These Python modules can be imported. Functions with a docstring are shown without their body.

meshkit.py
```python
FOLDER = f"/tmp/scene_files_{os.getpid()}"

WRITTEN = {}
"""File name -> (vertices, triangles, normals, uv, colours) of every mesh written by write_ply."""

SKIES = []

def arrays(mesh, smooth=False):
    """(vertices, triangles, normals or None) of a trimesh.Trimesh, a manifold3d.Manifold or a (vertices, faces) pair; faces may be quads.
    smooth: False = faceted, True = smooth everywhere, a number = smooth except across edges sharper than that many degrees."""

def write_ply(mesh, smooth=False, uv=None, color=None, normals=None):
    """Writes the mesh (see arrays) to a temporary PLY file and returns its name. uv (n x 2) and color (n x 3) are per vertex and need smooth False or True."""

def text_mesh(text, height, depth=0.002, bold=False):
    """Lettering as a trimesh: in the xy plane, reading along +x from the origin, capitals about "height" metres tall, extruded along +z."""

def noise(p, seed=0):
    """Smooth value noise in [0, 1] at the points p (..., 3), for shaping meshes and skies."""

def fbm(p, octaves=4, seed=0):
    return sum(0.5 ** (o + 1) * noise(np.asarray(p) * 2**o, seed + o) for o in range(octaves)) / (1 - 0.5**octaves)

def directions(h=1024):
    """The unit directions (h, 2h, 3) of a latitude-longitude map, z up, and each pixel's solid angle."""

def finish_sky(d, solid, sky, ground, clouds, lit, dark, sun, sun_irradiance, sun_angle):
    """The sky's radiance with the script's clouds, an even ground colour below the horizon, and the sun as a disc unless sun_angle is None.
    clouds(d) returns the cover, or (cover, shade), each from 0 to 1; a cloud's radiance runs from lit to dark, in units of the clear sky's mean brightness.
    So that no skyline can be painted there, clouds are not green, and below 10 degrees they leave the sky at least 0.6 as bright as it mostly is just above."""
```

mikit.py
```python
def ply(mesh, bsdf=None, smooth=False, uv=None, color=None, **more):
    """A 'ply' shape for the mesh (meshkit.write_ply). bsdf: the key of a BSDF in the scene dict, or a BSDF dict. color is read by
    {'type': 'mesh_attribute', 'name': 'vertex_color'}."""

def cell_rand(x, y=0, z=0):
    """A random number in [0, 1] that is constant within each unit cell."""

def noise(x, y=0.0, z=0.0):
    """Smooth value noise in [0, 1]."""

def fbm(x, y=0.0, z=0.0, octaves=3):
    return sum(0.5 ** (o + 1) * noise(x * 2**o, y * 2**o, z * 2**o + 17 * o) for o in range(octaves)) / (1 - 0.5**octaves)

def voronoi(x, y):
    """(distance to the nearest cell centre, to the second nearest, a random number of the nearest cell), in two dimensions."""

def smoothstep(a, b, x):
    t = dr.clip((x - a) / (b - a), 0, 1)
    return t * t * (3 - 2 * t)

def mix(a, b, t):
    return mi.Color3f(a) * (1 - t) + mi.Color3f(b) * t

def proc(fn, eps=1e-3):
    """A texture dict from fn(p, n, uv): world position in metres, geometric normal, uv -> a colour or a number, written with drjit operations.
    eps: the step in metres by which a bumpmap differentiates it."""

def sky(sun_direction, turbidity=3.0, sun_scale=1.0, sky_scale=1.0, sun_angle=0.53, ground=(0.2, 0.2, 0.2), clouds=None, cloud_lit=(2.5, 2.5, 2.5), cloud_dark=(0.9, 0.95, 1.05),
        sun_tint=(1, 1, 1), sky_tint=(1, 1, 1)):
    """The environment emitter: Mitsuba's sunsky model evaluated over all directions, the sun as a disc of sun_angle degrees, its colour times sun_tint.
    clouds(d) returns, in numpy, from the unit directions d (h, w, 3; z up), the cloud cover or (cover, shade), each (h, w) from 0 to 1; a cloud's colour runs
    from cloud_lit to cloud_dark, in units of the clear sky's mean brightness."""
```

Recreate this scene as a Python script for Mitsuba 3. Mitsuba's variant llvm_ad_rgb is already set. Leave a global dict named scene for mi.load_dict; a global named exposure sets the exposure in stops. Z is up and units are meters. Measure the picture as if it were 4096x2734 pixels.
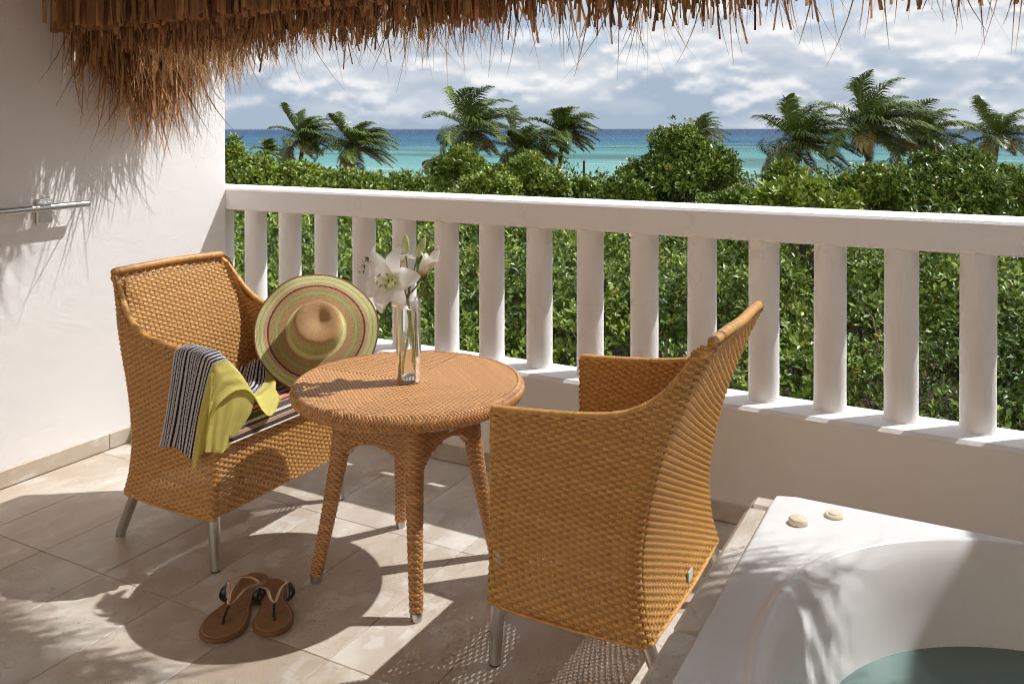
import math, numpy as np, trimesh, drjit as dr, mitsuba as mi, mikit, meshkit
from mikit import ply, proc, noise, fbm, voronoi, cell_rand, smoothstep, mix
from scipy import ndimage
T = mi.ScalarTransform4f
scene, labels = {}, {}
rng = np.random.default_rng(7)

# ------------------------------------------------------------------ camera, light, exposure
CAM = np.array([3.3325, -3.1069, 1.391])
YAW, PITCH, ROLL = 0.4985, 0.0099, -0.0011
FWD = np.array([-math.sin(YAW)*math.cos(PITCH), math.cos(YAW)*math.cos(PITCH), -math.sin(PITCH)])
_r = np.array([math.cos(YAW), math.sin(YAW), 0.0]); _u = np.cross(_r, FWD)
UP = -math.sin(ROLL)*_r + math.cos(ROLL)*_u
scene['camera'] = {'type': 'perspective', 'fov': 2*math.degrees(math.atan(2048/3432.83)), 'fov_axis': 'x',
    'principal_point_offset_y': 816.48/2734, 'near_clip': 0.05, 'far_clip': 60000.0,
    'to_world': T().look_at(origin=CAM.tolist(), target=(CAM+FWD).tolist(), up=UP.tolist())}
SUN = np.array([0.58, 0.55, 1.0])
exposure = 2.08

def clouds(d):
    el = np.degrees(np.arcsin(np.clip(d[..., 2], 0, 1))); a = np.arctan2(-d[..., 0], d[..., 1]); az = np.degrees(a)
    def field(k, ky, e, oct, seed): return meshkit.fbm(np.stack([np.cos(a)*k, np.sin(a)*k, e*ky + 0*a], -1) + seed*3.7, oct, seed)
    st = lambda lo, hi, x: np.clip((x-lo)/(hi-lo), 0, 1)**2*(3 - 2*np.clip((x-lo)/(hi-lo), 0, 1))
    e = np.where(el < 12, el, 12 + (el-12)*.55)                     # overhead the same cells look larger
    big, p, above = field(6.5, .30, e, 4, 3), field(19, .62, e, 6, 9), field(19, .62, e + .45, 6, 9)
    fine, wisp = field(44, 1.3, e, 4, 21), field(3.2, .30, e, 5, 14)
    puff = st(.43, .60, p*.68 + big*.20 + fine*.12)*(.15 + .85*np.clip(el/1.8, 0, 1))
    top = np.clip((p - above)*7 + (fine-.5)*.9 + .52, 0, 1)         # sunlit heads, grey bases
    cover = np.clip(1 - .50*st(.50, .68, wisp*.6 + (1-big)*.4)*np.clip((el-3)/5, 0, 1), 0, 1)*np.clip(1.08 - (el-14)/90, .35, 1)
    back = .84 - .055*np.clip(el, 0, 9) + 1.9*(.50 - big) + .5*(.5-fine)*np.clip(el/4, 0, 1)
    head = .04 + .80*(1-top) + .55*np.clip(1 - el/3.2, 0, 1)
    shade = np.clip(np.clip(back, .25, 1.1)*(1-puff) + np.clip(head, 0, 1.0)*puff*.9 + .0026*az, 0, 1)
    return cover, shade

scene['sky'] = mikit.sky(SUN.tolist(), turbidity=3, sun_scale=.80, clouds=clouds, cloud_lit=(2.72, 2.68, 2.64), cloud_dark=(1.08, 1.32, 1.64), ground=(0.16, 0.17, 0.12), sun_tint=(0.83, 1.0, 1.33))

# ------------------------------------------------------------------ helpers
def key_for(base):
    if base not in USED:
        USED.add(base); return base
    i = 1
    while f'{base}_{i:03d}' in USED: i += 1
    USED.add(f'{base}_{i:03d}'); return f'{base}_{i:03d}'
USED = set()
def thing(name, label, cat, group=None, kind=None):
    k = key_for(name); labels[k] = {'label': label}
    if cat: labels[k]['category'] = cat
    if group: labels[k]['group'] = group
    if kind: labels[k]['kind'] = kind
    return k
def add(parent, name, mesh, bsdf, smooth=30, label=None, kind=None, **kw):
    k = key_for(f'{parent}__{name}' if parent else name)
    if isinstance(mesh, dict): scene[k] = mesh
    else: scene[k] = ply(mesh, bsdf, smooth=smooth, **kw)
    if label or kind:
        labels[k] = {}
        if label: labels[k]['label'] = label
        if kind: labels[k]['kind'] = kind
    return k
def single(name, mesh, bsdf, label, cat, smooth=30, group=None, kind=None, **kw):
    k = thing(name, label, cat, group, kind); scene[k] = ply(mesh, bsdf, smooth=smooth, **kw); return k
def box(x0, x1, y0, y1, z0, z1, c=0.004):
    pts = []
    lo, hi = np.array([x0, y0, z0]), np.array([x1, y1, z1]); c = min(c, (hi-lo).min()*0.45)
    for sx in (0, 1):
        for sy in (0, 1):
            for sz in (0, 1):
                p = np.where([sx, sy, sz], hi, lo); d = np.where([sx, sy, sz], -c, c)
                for a in range(3):
                    q = p + d; q[a] = p[a]; pts.append(q)
    return trimesh.convex.convex_hull(np.array(pts))
def cat(ms): return trimesh.util.concatenate(ms)
def tm(v, f): return trimesh.Trimesh(np.asarray(v, float).reshape(-1, 3), np.asarray(f, int).reshape(-1, 3), process=False)
def grid_faces(n, m, wrap_m=False, wrap_n=False):
    i, j = np.meshgrid(np.arange(n if wrap_n else n-1), np.arange(m if wrap_m else m-1), indexing='ij')
    i2, j2 = (i+1) % n, (j+1) % m
    a, b, c, d = i*m+j, i2*m+j, i2*m+j2, i*m+j2
    return np.concatenate([np.stack([a, b, c], -1).reshape(-1, 3), np.stack([a, c, d], -1).reshape(-1, 3)])
def surf(P, wrap_m=False, wrap_n=False):
    P = np.asarray(P, float); return tm(P.reshape(-1, 3), grid_faces(P.shape[0], P.shape[1], wrap_m, wrap_n))
def frames(p, up=(0, 0, 1)):
    t = np.gradient(p, axis=0); t /= np.linalg.norm(t, axis=1, keepdims=True) + 1e-12
    up = np.broadcast_to(np.asarray(up, float), p.shape)
    a = np.cross(t, up); bad = np.linalg.norm(a, axis=1) < 1e-3
    a[bad] = np.cross(t[bad], [1.0, 0.2, 0]); a /= np.linalg.norm(a, axis=1, keepdims=True)
    return t, a, np.cross(a, t)
def tube(pts, r, sides=10, caps=True, up=(0, 0, 1), squash=1.0):
    p = np.asarray(pts, float); r = np.broadcast_to(np.asarray(r, float), (len(p),))
    t, a, b = frames(p, up); an = np.arange(sides)*2*np.pi/sides
    V = p[:, None] + r[:, None, None]*(np.cos(an)[None, :, None]*a[:, None] + squash*np.sin(an)[None, :, None]*b[:, None])
    f = grid_faces(len(p), sides, wrap_m=True); V = V.reshape(-1, 3)
    if caps:
        n = len(V); V = np.vstack([V, p[0], p[-1]]); i = np.arange(sides); j = (i+1) % sides; e = (len(p)-1)*sides
        f = np.vstack([f, np.stack([j*0+n, j, i], 1)[:, ::-1] if False else np.stack([j*0+n, i, j], 1), np.stack([j*0+n+1, e+j, e+i], 1)])
    m = tm(V, f); return m
def lathe(prof, n=48, center=(0, 0, 0)):
    prof = np.asarray(prof, float); an = np.arange(n)*2*np.pi/n
    V = np.stack([prof[:, None, 0]*np.cos(an), prof[:, None, 0]*np.sin(an), np.broadcast_to(prof[:, None, 1], (len(prof), n))], -1) + np.asarray(center)
    return surf(V, wrap_m=True)
def spline(pts, n):
    p = np.asarray(pts, float); s = np.r_[0, np.cumsum(np.linalg.norm(np.diff(p, axis=0), axis=1))]
    from scipy.interpolate import PchipInterpolator, CubicSpline
    f = CubicSpline(s, p) if len(p) > 2 else (lambda t: p[0] + (p[1]-p[0])*(t/s[-1])[:, None])
    return f(np.linspace(0, s[-1], n))
def bez(ctrl, n, m, order=3):
    """A smooth sheet through a small net of control points."""
    c = np.asarray(ctrl, float); a, b = c.shape[:2]
    from scipy.interpolate import CubicSpline, PchipInterpolator
    u = PchipInterpolator(np.linspace(0, 1, a), c, axis=0)(np.linspace(0, 1, n))
    return PchipInterpolator(np.linspace(0, 1, b), u, axis=1)(np.linspace(0, 1, m))
def rot(axis, deg, p, c=(0, 0, 0)):
    R = trimesh.transformations.rotation_matrix(math.radians(deg), axis)[:3, :3]
    return (np.asarray(p, float)-c) @ R.T + c

# ------------------------------------------------------------------ materials
def srgb(r, g, b):
    return [((x/255)/12.92 if x/255 <= 0.04045 else ((x/255+0.055)/1.055)**2.4) for x in (r, g, b)]
def rgb(v): return {'type': 'rgb', 'value': [float(x) for x in v]}
def mat(name, col, rough=0.6, spec=0.5, bump=None, metallic=0.0, two=True, eps=1e-3, **kw):
    base = {'type': 'principled', 'base_color': col if isinstance(col, dict) else rgb(col), 'roughness': rough, 'specular': spec, 'metallic': metallic, **kw}
    if bump is not None: base = {'type': 'bumpmap', 'height': proc(bump[0], eps), 'scale': bump[1], 'bsdf': base}
    scene[name] = {'type': 'twosided', 'bsdf': base} if two else base
VC = {'type': 'mesh_attribute', 'name': 'vertex_color'}

def plaster_col(p, n, uv):
    a = fbm(p.x*1.3, p.y*1.3, p.z*1.3, 4); s = noise(p.x*70, p.y*70, p.z*70); w = noise(p.x*5, p.y*5, p.z*2.0)
    c = mix([.83, .81, .785], [.80, .775, .745], smoothstep(.35, .75, a))
    k = 1 - smoothstep(.0, .0042, dr.abs(fbm(p.x*1.9 + 4, p.y*1.9, p.z*1.9, 5) - .5)); c = mix(c, [.50, .46, .42], .22*k*smoothstep(.56, .66, fbm(p.x*.8, p.y*.8, p.z*.8 + 9, 2)))
    c = mix(c, [.55, .50, .44], 0.8*smoothstep(.945, .985, s)*smoothstep(.62, .8, w))
    return c
def plaster_h(p, n, uv):
    return 0.42*noise(p.x*22, p.y*22, p.z*22) + 0.3*noise(p.x*85, p.y*85, p.z*85) + 0.14*noise(p.x*6, p.y*6, p.z*6) + .18*noise(p.x*190, p.y*190, p.z*190)
mat('plaster', proc(plaster_col), 0.85, 0.25, bump=(plaster_h, 0.0028))
def paint_h(p, n, uv):
    return 0.45*noise(p.x*30, p.y*30, p.z*9) + 0.35*noise(p.x*110, p.y*110, p.z*60) + 0.9*noise(p.x*8, p.y*8, p.z*5)
mat('painted_plaster', proc(plaster_col), 0.62, 0.4, bump=(paint_h, 0.0024))

def stone_fn(off):
    def f(p, n, uv):
        x, y, z = p.x + off*3.7, p.y - off*2.3, p.z + off
        a = fbm(x*5.5, y*3.6, z*5 + off, 5); b = fbm(x*19, y*13, z*19, 4); v = noise(x*260, y*190, z*260)
        c = mix([.615, .560, .485], [.495, .425, .345], smoothstep(.36, .68, a))
        c = mix(c, [.66, .635, .58], .6*smoothstep(.55, .72, b))
        c = mix(c, [.42, .325, .235], .55*smoothstep(.52, .70, fbm(x*3.1 + 7, y*2.2, z*3 + 2, 4)))
        vein = 1 - smoothstep(0.0, 0.025, dr.abs(fbm(x*9 + 2*a, y*9, z*9 + 5, 4) - .5))
        c = mix(c, [.42, .33, .25], .45*vein*smoothstep(.4, .6, b))
        c = mix(c, [.30, .23, .17], .62*smoothstep(.78, .92, v)*smoothstep(.46, .62, fbm(x*6, y*6, z*6 + 9, 3)))
        return c*tone[off]
    return f
tone = [1.0, .93, .78, 1.02, .86, .96]
def stone_h(p, n, uv):
    v = noise(p.x*260, p.y*190, p.z*260)
    return -0.8*smoothstep(.82, .95, v)*smoothstep(.40, .62, fbm(p.x*7, p.y*7, p.z*7 + 9, 3)) + .15*noise(p.x*60, p.y*60, p.z*60)
for i in range(6): mat(f'travertine_{i}', proc(stone_fn(i)), 0.42, 0.45, bump=(stone_h, 0.0012))
mat('grout', [.60, .53, .45], 0.9, .2)
mat('aluminium', [.60, .59, .57], 0.34, .5, metallic=1.0)
mat('steel', [.52, .51, .49], 0.30, .5, metallic=1.0)
mat('dark_rubber', [.05, .045, .04], .7)
mat('wicker', VC, 0.36, 0.45)
mat('acrylic', [.74, .73, .71], 0.24, 0.42)
mat('ochre_plaster', proc(lambda p, n, uv: mix([.80, .70, .58], [.76, .65, .53], fbm(p.x, p.y, p.z, 4))), .9, .2)
mat('cream_plastic', [.70, .60, .44], 0.22, 0.5)
mat('thatch', VC, 0.75, 0.25)
mat('bark', proc(lambda p, n, uv: mix([.17, .13, .095], [.09, .07, .05], noise(p.x*9, p.y*9, p.z*25))), .9, .2)
scene['leaf'] = {'type': 'twosided', 'bsdf': {'type': 'principled', 'base_color': VC, 'roughness': .38, 'specular': .45}}
scene['leaf_thin'] = {'type': 'principledthin', 'base_color': VC, 'roughness': .33, 'spec_trans': 0.0, 'diff_trans': .6, 'eta': 1.45}
# ------------------------------------------------------------------ building
bw = thing('building_wall', 'white plastered building wall on the left with a grey handrail and stone skirting', 'wall')
add(bw, 'wall', box(-0.30, 0.0, -6.2, 0.0, -6.0, 3.6, .006), 'plaster')
add(bw, 'wall', box(4.31, 4.60, -6.2, 0.0, -6.0, 2.25, .006), 'plaster')
add(bw, 'facade', box(-0.30, 4.60, -6.5, -6.202, -6.0, 5.2, .01), 'ochre_plaster')
yj = [-.086]
ys = [-0.10, -0.676, -1.285, -1.90, -2.51, -3.12, -3.73, -4.34, -4.95, -5.56, -6.19]
for i in range(len(ys)-1):
    add(bw, 'skirting_tile', box(0.001, 0.013, ys[i+1]+.0012, ys[i]-.0012, 0.002, 0.069 + .001*(i % 2), .002), f'travertine_{[0,3,1,5,2,4][i%6]}')

# terrace floor: slab, grout and one entry per tile
scene['floor'] = ply(box(-0.05, 4.30, -6.20, -0.06, -0.30, -0.004, .002), 'grout'); labels['floor'] = {'label': 'travertine tiled terrace floor under the wicker furniture', 'kind': 'structure'}; USED.add('floor')
xe = [0.014] + [0.007 + .305*k for k in range(1, 15)]; ye = [-.090, -.715, -1.370, -2.025, -2.68, -3.335, -3.99, -4.645, -5.30, -6.19]
for i in range(len(xe)-1):
    for j in range(len(ye)-1):
        if xe[i] > 2.85 and ye[j] < -1.0 and ye[j+1] > -2.3 and xe[i+1] < 4.9: continue
        g = .0011; k = int(rng.integers(0, 6)); h = rng.normal(0, .00025)
        add('floor', 'tile', box(xe[i]+g, xe[i+1]-g, ye[j+1]+g, ye[j]-g, -.012, h, .0012), f'travertine_{k}')

# balustrade
bl = thing('balustrade', 'white balustrade with round columns and a broad flat cap rail', 'balustrade')
add(bl, 'cap_rail', box(-0.42, 4.9, -0.004, 0.231, 0.990, 1.098, .009), 'painted_plaster')
add(bl, 'parapet', box(-0.42, 4.9, -0.078, 0.123, -0.9, 0.415, .012), 'painted_plaster')
for i in range(7):
    x0 = 0.015 + .61*i
    add(bl, 'skirting_tile', box(x0+.0012, x0+.61-.0012, -.091, -.0785, 0.002, 0.069, .002), f'travertine_{[2,0,4,1,5][i%5]}')
for i in range(-1, 21):
    x = 3.332 + .2275*(i-14)
    if x > 4.25: continue
    z = np.linspace(.412, .992, 12); r = np.full(12, .0542)
    r[0] = .0585; r[1] = .0545; r = r + .0006*np.sin(z*31 + i*1.7)
    prof = np.stack([r, z], 1)
    prof[0, 1] = .411
    zz = np.r_[.411, .416, .424, np.linspace(.44, .985, 10), .992]; rr = np.r_[.0610, .0575, .0552, np.full(10, .0540), .0545]
    rr = rr + .0005*np.sin(zz*37 + i*1.9)
    add(bl, 'column', lathe(np.stack([rr, zz], 1), 40, (x, .056, 0)), 'painted_plaster', smooth=True)

# handrail on the wall
hr = thing('handrail', 'brushed steel handrail on a square bracket fixed to the white wall', 'handrail')
add(hr, 'bar', cat([tube([(.068, -.806, 1.083), (.068, -.808, 1.083), (.068, -3.0, 1.058)], [.0125, .0138, .0138], 20, up=(1, 0, 0))]), 'steel')
for y in (-.966, -2.3):
    pl = box(.0005, .018, y-.033, y+.033, 1.012, 1.112, .004)
    add(hr, 'bracket', cat([pl, tube([(.015, y, 1.078), (.066, y, 1.078)], .009, 12)]), 'steel')

# ------------------------------------------------------------------ bathtub in a stone surround
sr = thing('tub_surround', 'pale travertine ledge with rounded edge around the white bathtub', 'tub surround')
def ledge(x0, x1, y0, y1): return box(x0, x1, y0, y1, .462, .500, .012)
for bx in ((2.868, 2.892, -2.335, -1.02), (2.893, 4.305, -1.044, -1.02), (2.893, 4.305, -2.335, -2.311)): add(sr, 'base', box(*bx, 0.0, .461, .004), 'travertine_3')
cuts = [-1.072, -1.62, -2.23]
add(sr, 'coping', ledge(2.850, 2.925, -1.62, -1.060), 'travertine_3'); add(sr, 'coping', ledge(2.850, 2.925, -2.26, -1.623), 'travertine_0')
add(sr, 'coping', ledge(2.928, 3.60, -1.060, -.987), 'travertine_5'); add(sr, 'coping', ledge(2.853, 2.926, -1.0575, -.990), 'travertine_0')
add(sr, 'coping', ledge(3.603, 4.305, -1.060, -.987), 'travertine_0'); add(sr, 'coping', ledge(2.85, 4.305, -2.35, -2.263), 'travertine_1')
tub = thing('bathtub', 'white drop-in bathtub with oval basin in the right foreground', 'bathtub')
def tub_shell():
    n = 160; th = np.linspace(0, 2*np.pi, n, endpoint=False); cx, cy, a, b, ex = 3.632, -1.585, .624, .557, 2.35
    c, s = np.cos(th), np.sin(th); rad = 1/(np.abs(c/1.0)**ex + np.abs(s/1.0)**ex)**(1/ex)
    ux, uy = c*rad, s*rad
    X0, X1, Y0, Y1 = 2.907, 4.298, -2.20, -1.000
    # where a ray from the basin's centre meets the deck's rounded rectangle
    def rect(off):
        dx = np.where(c > 0, (X1-cx+off), (X0-cx-off))/np.where(np.abs(c) < 1e-9, 1e-9, c); dy = np.where(s > 0, (Y1-cy+off), (Y0-cy-off))/np.where(np.abs(s) < 1e-9, 1e-9, s)
        t = 1/((1/np.abs(dx))**60 + (1/np.abs(dy))**60)**(1/60)
        return cx + c*t, cy + s*t
    rings = []
    for off, z in ((-.004, .497), (0, .503), (0, .514), (-.003, .5185), (-.009, .520)):
        x, y = rect(off); rings.append(np.stack([x, y, 0*x+z], 1))
    last = rings[-1]
    def ov(k, z): return np.stack([cx + (a+k)*ux, cy + (b+k)*uy, np.broadcast_to(z, ux.shape)], 1)
    o0 = ov(.028, .5205); o0[:, 0] = np.clip(o0[:, 0], X0+.012, X1-.012); o0[:, 1] = np.clip(o0[:, 1], Y0+.012, Y1-.0105)
    rings.append(last*.5 + o0*.5); rings.append(o0)
    for k, z in ((.015, .5225), (.009, .531), (0.003, .5352), (-.005, .5358), (-.012, .5325), (-.019, .522), (-.040, .500), (-.055, .44), (-.073, .36), (-.098, .27), (-.13, .19), (-.18, .135), (-.26, .118), (-.45, .112)):
        q = ov(k, z)
        if k > 0: q[:, 0] = np.clip(q[:, 0], X0+.012, X1-.012); q[:, 1] = np.clip(q[:, 1], Y0+.012, Y1-.0105+.0)
        rings.append(q)
    P = np.array(rings); m = surf(P, wrap_m=True)
    v = np.vstack([m.vertices, [[cx, cy, .111]]]); k = len(v)-1; i = np.arange(n)+(len(rings)-1)*n
    f = np.vstack([m.faces, np.stack([i, np.roll(i, -1), i*0+k], 1)])
    return tm(v, f), (cx, cy, a, b, ux, uy)
shell, tubp = tub_shell()
add(tub, 'shell', shell, 'acrylic', smooth=50)
def knob(x, y, r, h):
    m = lathe([(r*.96, .520), (r, .523), (r, .520+h*.5), (r*.93, .520+h*.82), (r*.80, .520+h), (.0001, .520+h*1.06)], 40, (x, y, 0)); return m
kn = knob(2.985, -1.146, .0215, .0135)
kv = np.array(kn.vertices); dd = np.hypot((kv[:, 0]-3.0005)/.0045, (kv[:, 1]+1.137)/.0045)
kv[:, 2] -= .006*np.exp(-dd**2)*(kv[:, 2] > .531); kn = tm(kv, kn.faces)
add(tub, 'control_knob', kn, 'cream_plastic', smooth=50)
bt = add(tub, 'air_button', lathe([(.0205, .5205), (.0205, .5245), (.0185, .5265), (.0122, .5268), (.0118, .5255)], 40, (3.049, -1.073, 0)), 'cream_plastic', smooth=40)
add(bt, 'push_cap', lathe([(.0113, .5250), (.0113, .5285), (.0098, .5298), (.0001, .5302)], 36, (3.049, -1.073, 0)), 'cream_plastic', smooth=40)
scene['tub_water_mat'] = {'type': 'twosided', 'bsdf': {'type': 'bumpmap', 'height': proc(lambda p, n, uv: fbm(p.x*7, p.y*7, 0, 2)), 'scale': .004, 'bsdf': {'type': 'principled', 'base_color': rgb([.14, .215, .195]), 'roughness': .05, 'specular': .5}}}
cx, cy, a, b, ux, uy = tubp
zw = .352; rr = np.linspace(1, 0, 14)[:-1]
W = np.array([np.stack([cx + (a-.0745)*ux*t, cy + (b-.0745)*uy*t, 0*ux+zw], 1) for t in rr])
m = surf(W, wrap_m=True); v = np.vstack([m.vertices, [[cx, cy, zw]]]); i = np.arange(len(ux))+12*len(ux)
m = tm(v, np.vstack([m.faces, np.stack([i, np.roll(i, -1), i*0+len(v)-1], 1)]))
single('bath_water', m, 'tub_water_mat', 'still teal water filling the bottom of the white bathtub', 'water', smooth=True)

# ------------------------------------------------------------------ ground, beach, sea
SEA = -5.9
def ground_h(x, y): return -4.2 - 1.62*np.clip((y-30)/45, 0, 1)**1.2 + .25*meshkit.fbm(np.stack([x*.2, y*.2, 0*x], -1), 3, 5)
gx, gy = np.meshgrid(np.linspace(-170, 60, 116), np.linspace(-1.0, 92, 60), indexing='ij')
gz = ground_h(gx, gy); gz = np.where(gy > 84, np.minimum(gz, SEA-.4), gz)
mat('mud', proc(lambda p, n, uv: mix(mix([.085, .065, .045], [.045, .04, .025], fbm(p.x*2, p.y*2, 0, 4)), [.62, .56, .45], smoothstep(58, 66, p.y + 3*noise(p.x*.3, p.y*.3)))), .95, .1)
scene['ground'] = ply(surf(np.stack([gx, gy, gz], -1)), 'mud', smooth=True); labels['ground'] = {'label': 'dark ground below the mangroves running out to the sand', 'kind': 'structure'}; USED.add('ground')
def sea_col(p, n, uv):
    d = dr.sqrt(dr.square(p.x-3.3) + dr.square(p.y+3.1)) * (1 + .22*(fbm(p.x*.006, p.y*.012, 0, 3)-.5))
    s = fbm(p.x*.010, p.y*.045, 0, 4)
    c = mix([.33, .40, .33], [.16, .34, .30], smoothstep(95, 150, d))
    c = mix(c, [.085, .245, .23], smoothstep(140, 235, d))
    c = mix(c, [.055, .185, .19], smoothstep(240, 330, d))
    c = mix(c, [.012, .105, .185], smoothstep(330, 470, d))
    c = mix(c, [.012, .055, .125], smoothstep(470, 1300, d))
    c = mix(c, c*.50, .9*smoothstep(.46, .64, s)*(1-smoothstep(450, 800, d)))
    foam = smoothstep(.72, .8, fbm(p.x*.03, p.y*.35, 3, 4))*(1-smoothstep(300, 900, d))
    return mix(c, [.75, .78, .78], .5*foam)
def sea_h(p, n, uv): return 0.7*noise(p.x*.5, p.y*1.1) + .4*noise(p.x*1.7, p.y*2.9) + .16*noise(p.x*5, p.y*7)
mat('sea_surface', proc(sea_col), .45, .10, bump=(sea_h, .05), two=True, eps=.02)
sx = np.r_[-40000, -8000, -2000, -600, -170, 60, 600, 3000, 20000.]; sy = np.r_[62, 80, 130, 260, 600, 1500, 5000, 15000, 45000.]
sgx, sgy = np.meshgrid(sx, sy, indexing='ij')
scene['sea'] = ply(surf(np.stack([sgx, sgy, 0*sgx+SEA], -1)), 'sea_surface', smooth=True); labels['sea'] = {'label': 'turquoise sea turning deep blue towards the horizon', 'kind': 'structure'}; USED.add('sea')
# ------------------------------------------------------------------ mangroves
FH = np.array([-math.sin(YAW), math.cos(YAW), 0]); RH = np.array([math.cos(YAW), math.sin(YAW), 0])
def place(x, y, D):
    """World point on the sight line through (x, y) of the 2349 px wide photograph, D metres out."""
    return CAM + FH*D + RH*((x-1174.5)/1969*D) + np.array([0, 0, -(y-296.5)/1969*D])
GREEN = np.array([[.066, .112, .014], [.122, .186, .020], [.215, .285, .030], [.370, .430, .060], [.46, .50, .09]])
def leaves(C, N, scale, nleaf, bright, seed, length=.076):
    """Rosettes of leaves at points C, growing about the directions N; each leaf two triangles folded along its midrib."""
    g = np.random.default_rng(seed); n = len(C)
    C = np.repeat(C, nleaf, 0); N = np.repeat(N, nleaf, 0); S = np.repeat(np.broadcast_to(scale, (n,)), nleaf); m = len(C)
    N = N + g.normal(0, .22, N.shape); N /= np.linalg.norm(N, axis=1, keepdims=True)
    a = np.cross(N, g.normal(0, 1, N.shape)); a /= np.linalg.norm(a, axis=1, keepdims=True)
    el = g.uniform(.12, 1.15, m); d = a*np.cos(el)[:, None] + N*np.sin(el)[:, None]
    L = S*length*g.uniform(.65, 1.2, m); w = L*g.uniform(.20, .27, m)
    side = np.cross(d, N); side /= np.linalg.norm(side, axis=1, keepdims=True) + 1e-9; nn = np.cross(side, d)
    b = C + g.normal(0, .022, C.shape)*S[:, None] + d*(L*.12)[:, None]
    droop = nn*(L*g.uniform(-.12, .06, m))[:, None]
    tip = b + d*L[:, None] + droop; mid = b + d*(L*.55)[:, None] - droop*.1
    l_ = mid + side*w[:, None] + nn*(w*.35)[:, None]; r_ = mid - side*w[:, None] + nn*(w*.35)[:, None]
    V = np.stack([b, r_, tip, l_], 1).reshape(-1, 3); k = np.arange(m)*4
    F = np.concatenate([np.stack([k, k+1, k+2], 1), np.stack([k, k+2, k+3], 1)])
    t = np.clip(g.normal(bright, .55, m) + 2.0*(meshkit.fbm(C*1.1, 3, 8)-.5), 0, 3.0); i = np.clip(np.floor(t).astype(int), 0, 2); fr = (t-i)[:, None]
    col = GREEN[i]*(1-fr) + GREEN[i+1]*fr; col = col*g.uniform(.75, 1.25, (m, 1))
    old = g.random(m) < .012; col[old] = np.array([.42, .22, .035])*g.uniform(.6, 1.2, (old.sum(), 1))
    return V, F, np.repeat(col, 4, 0)
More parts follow.
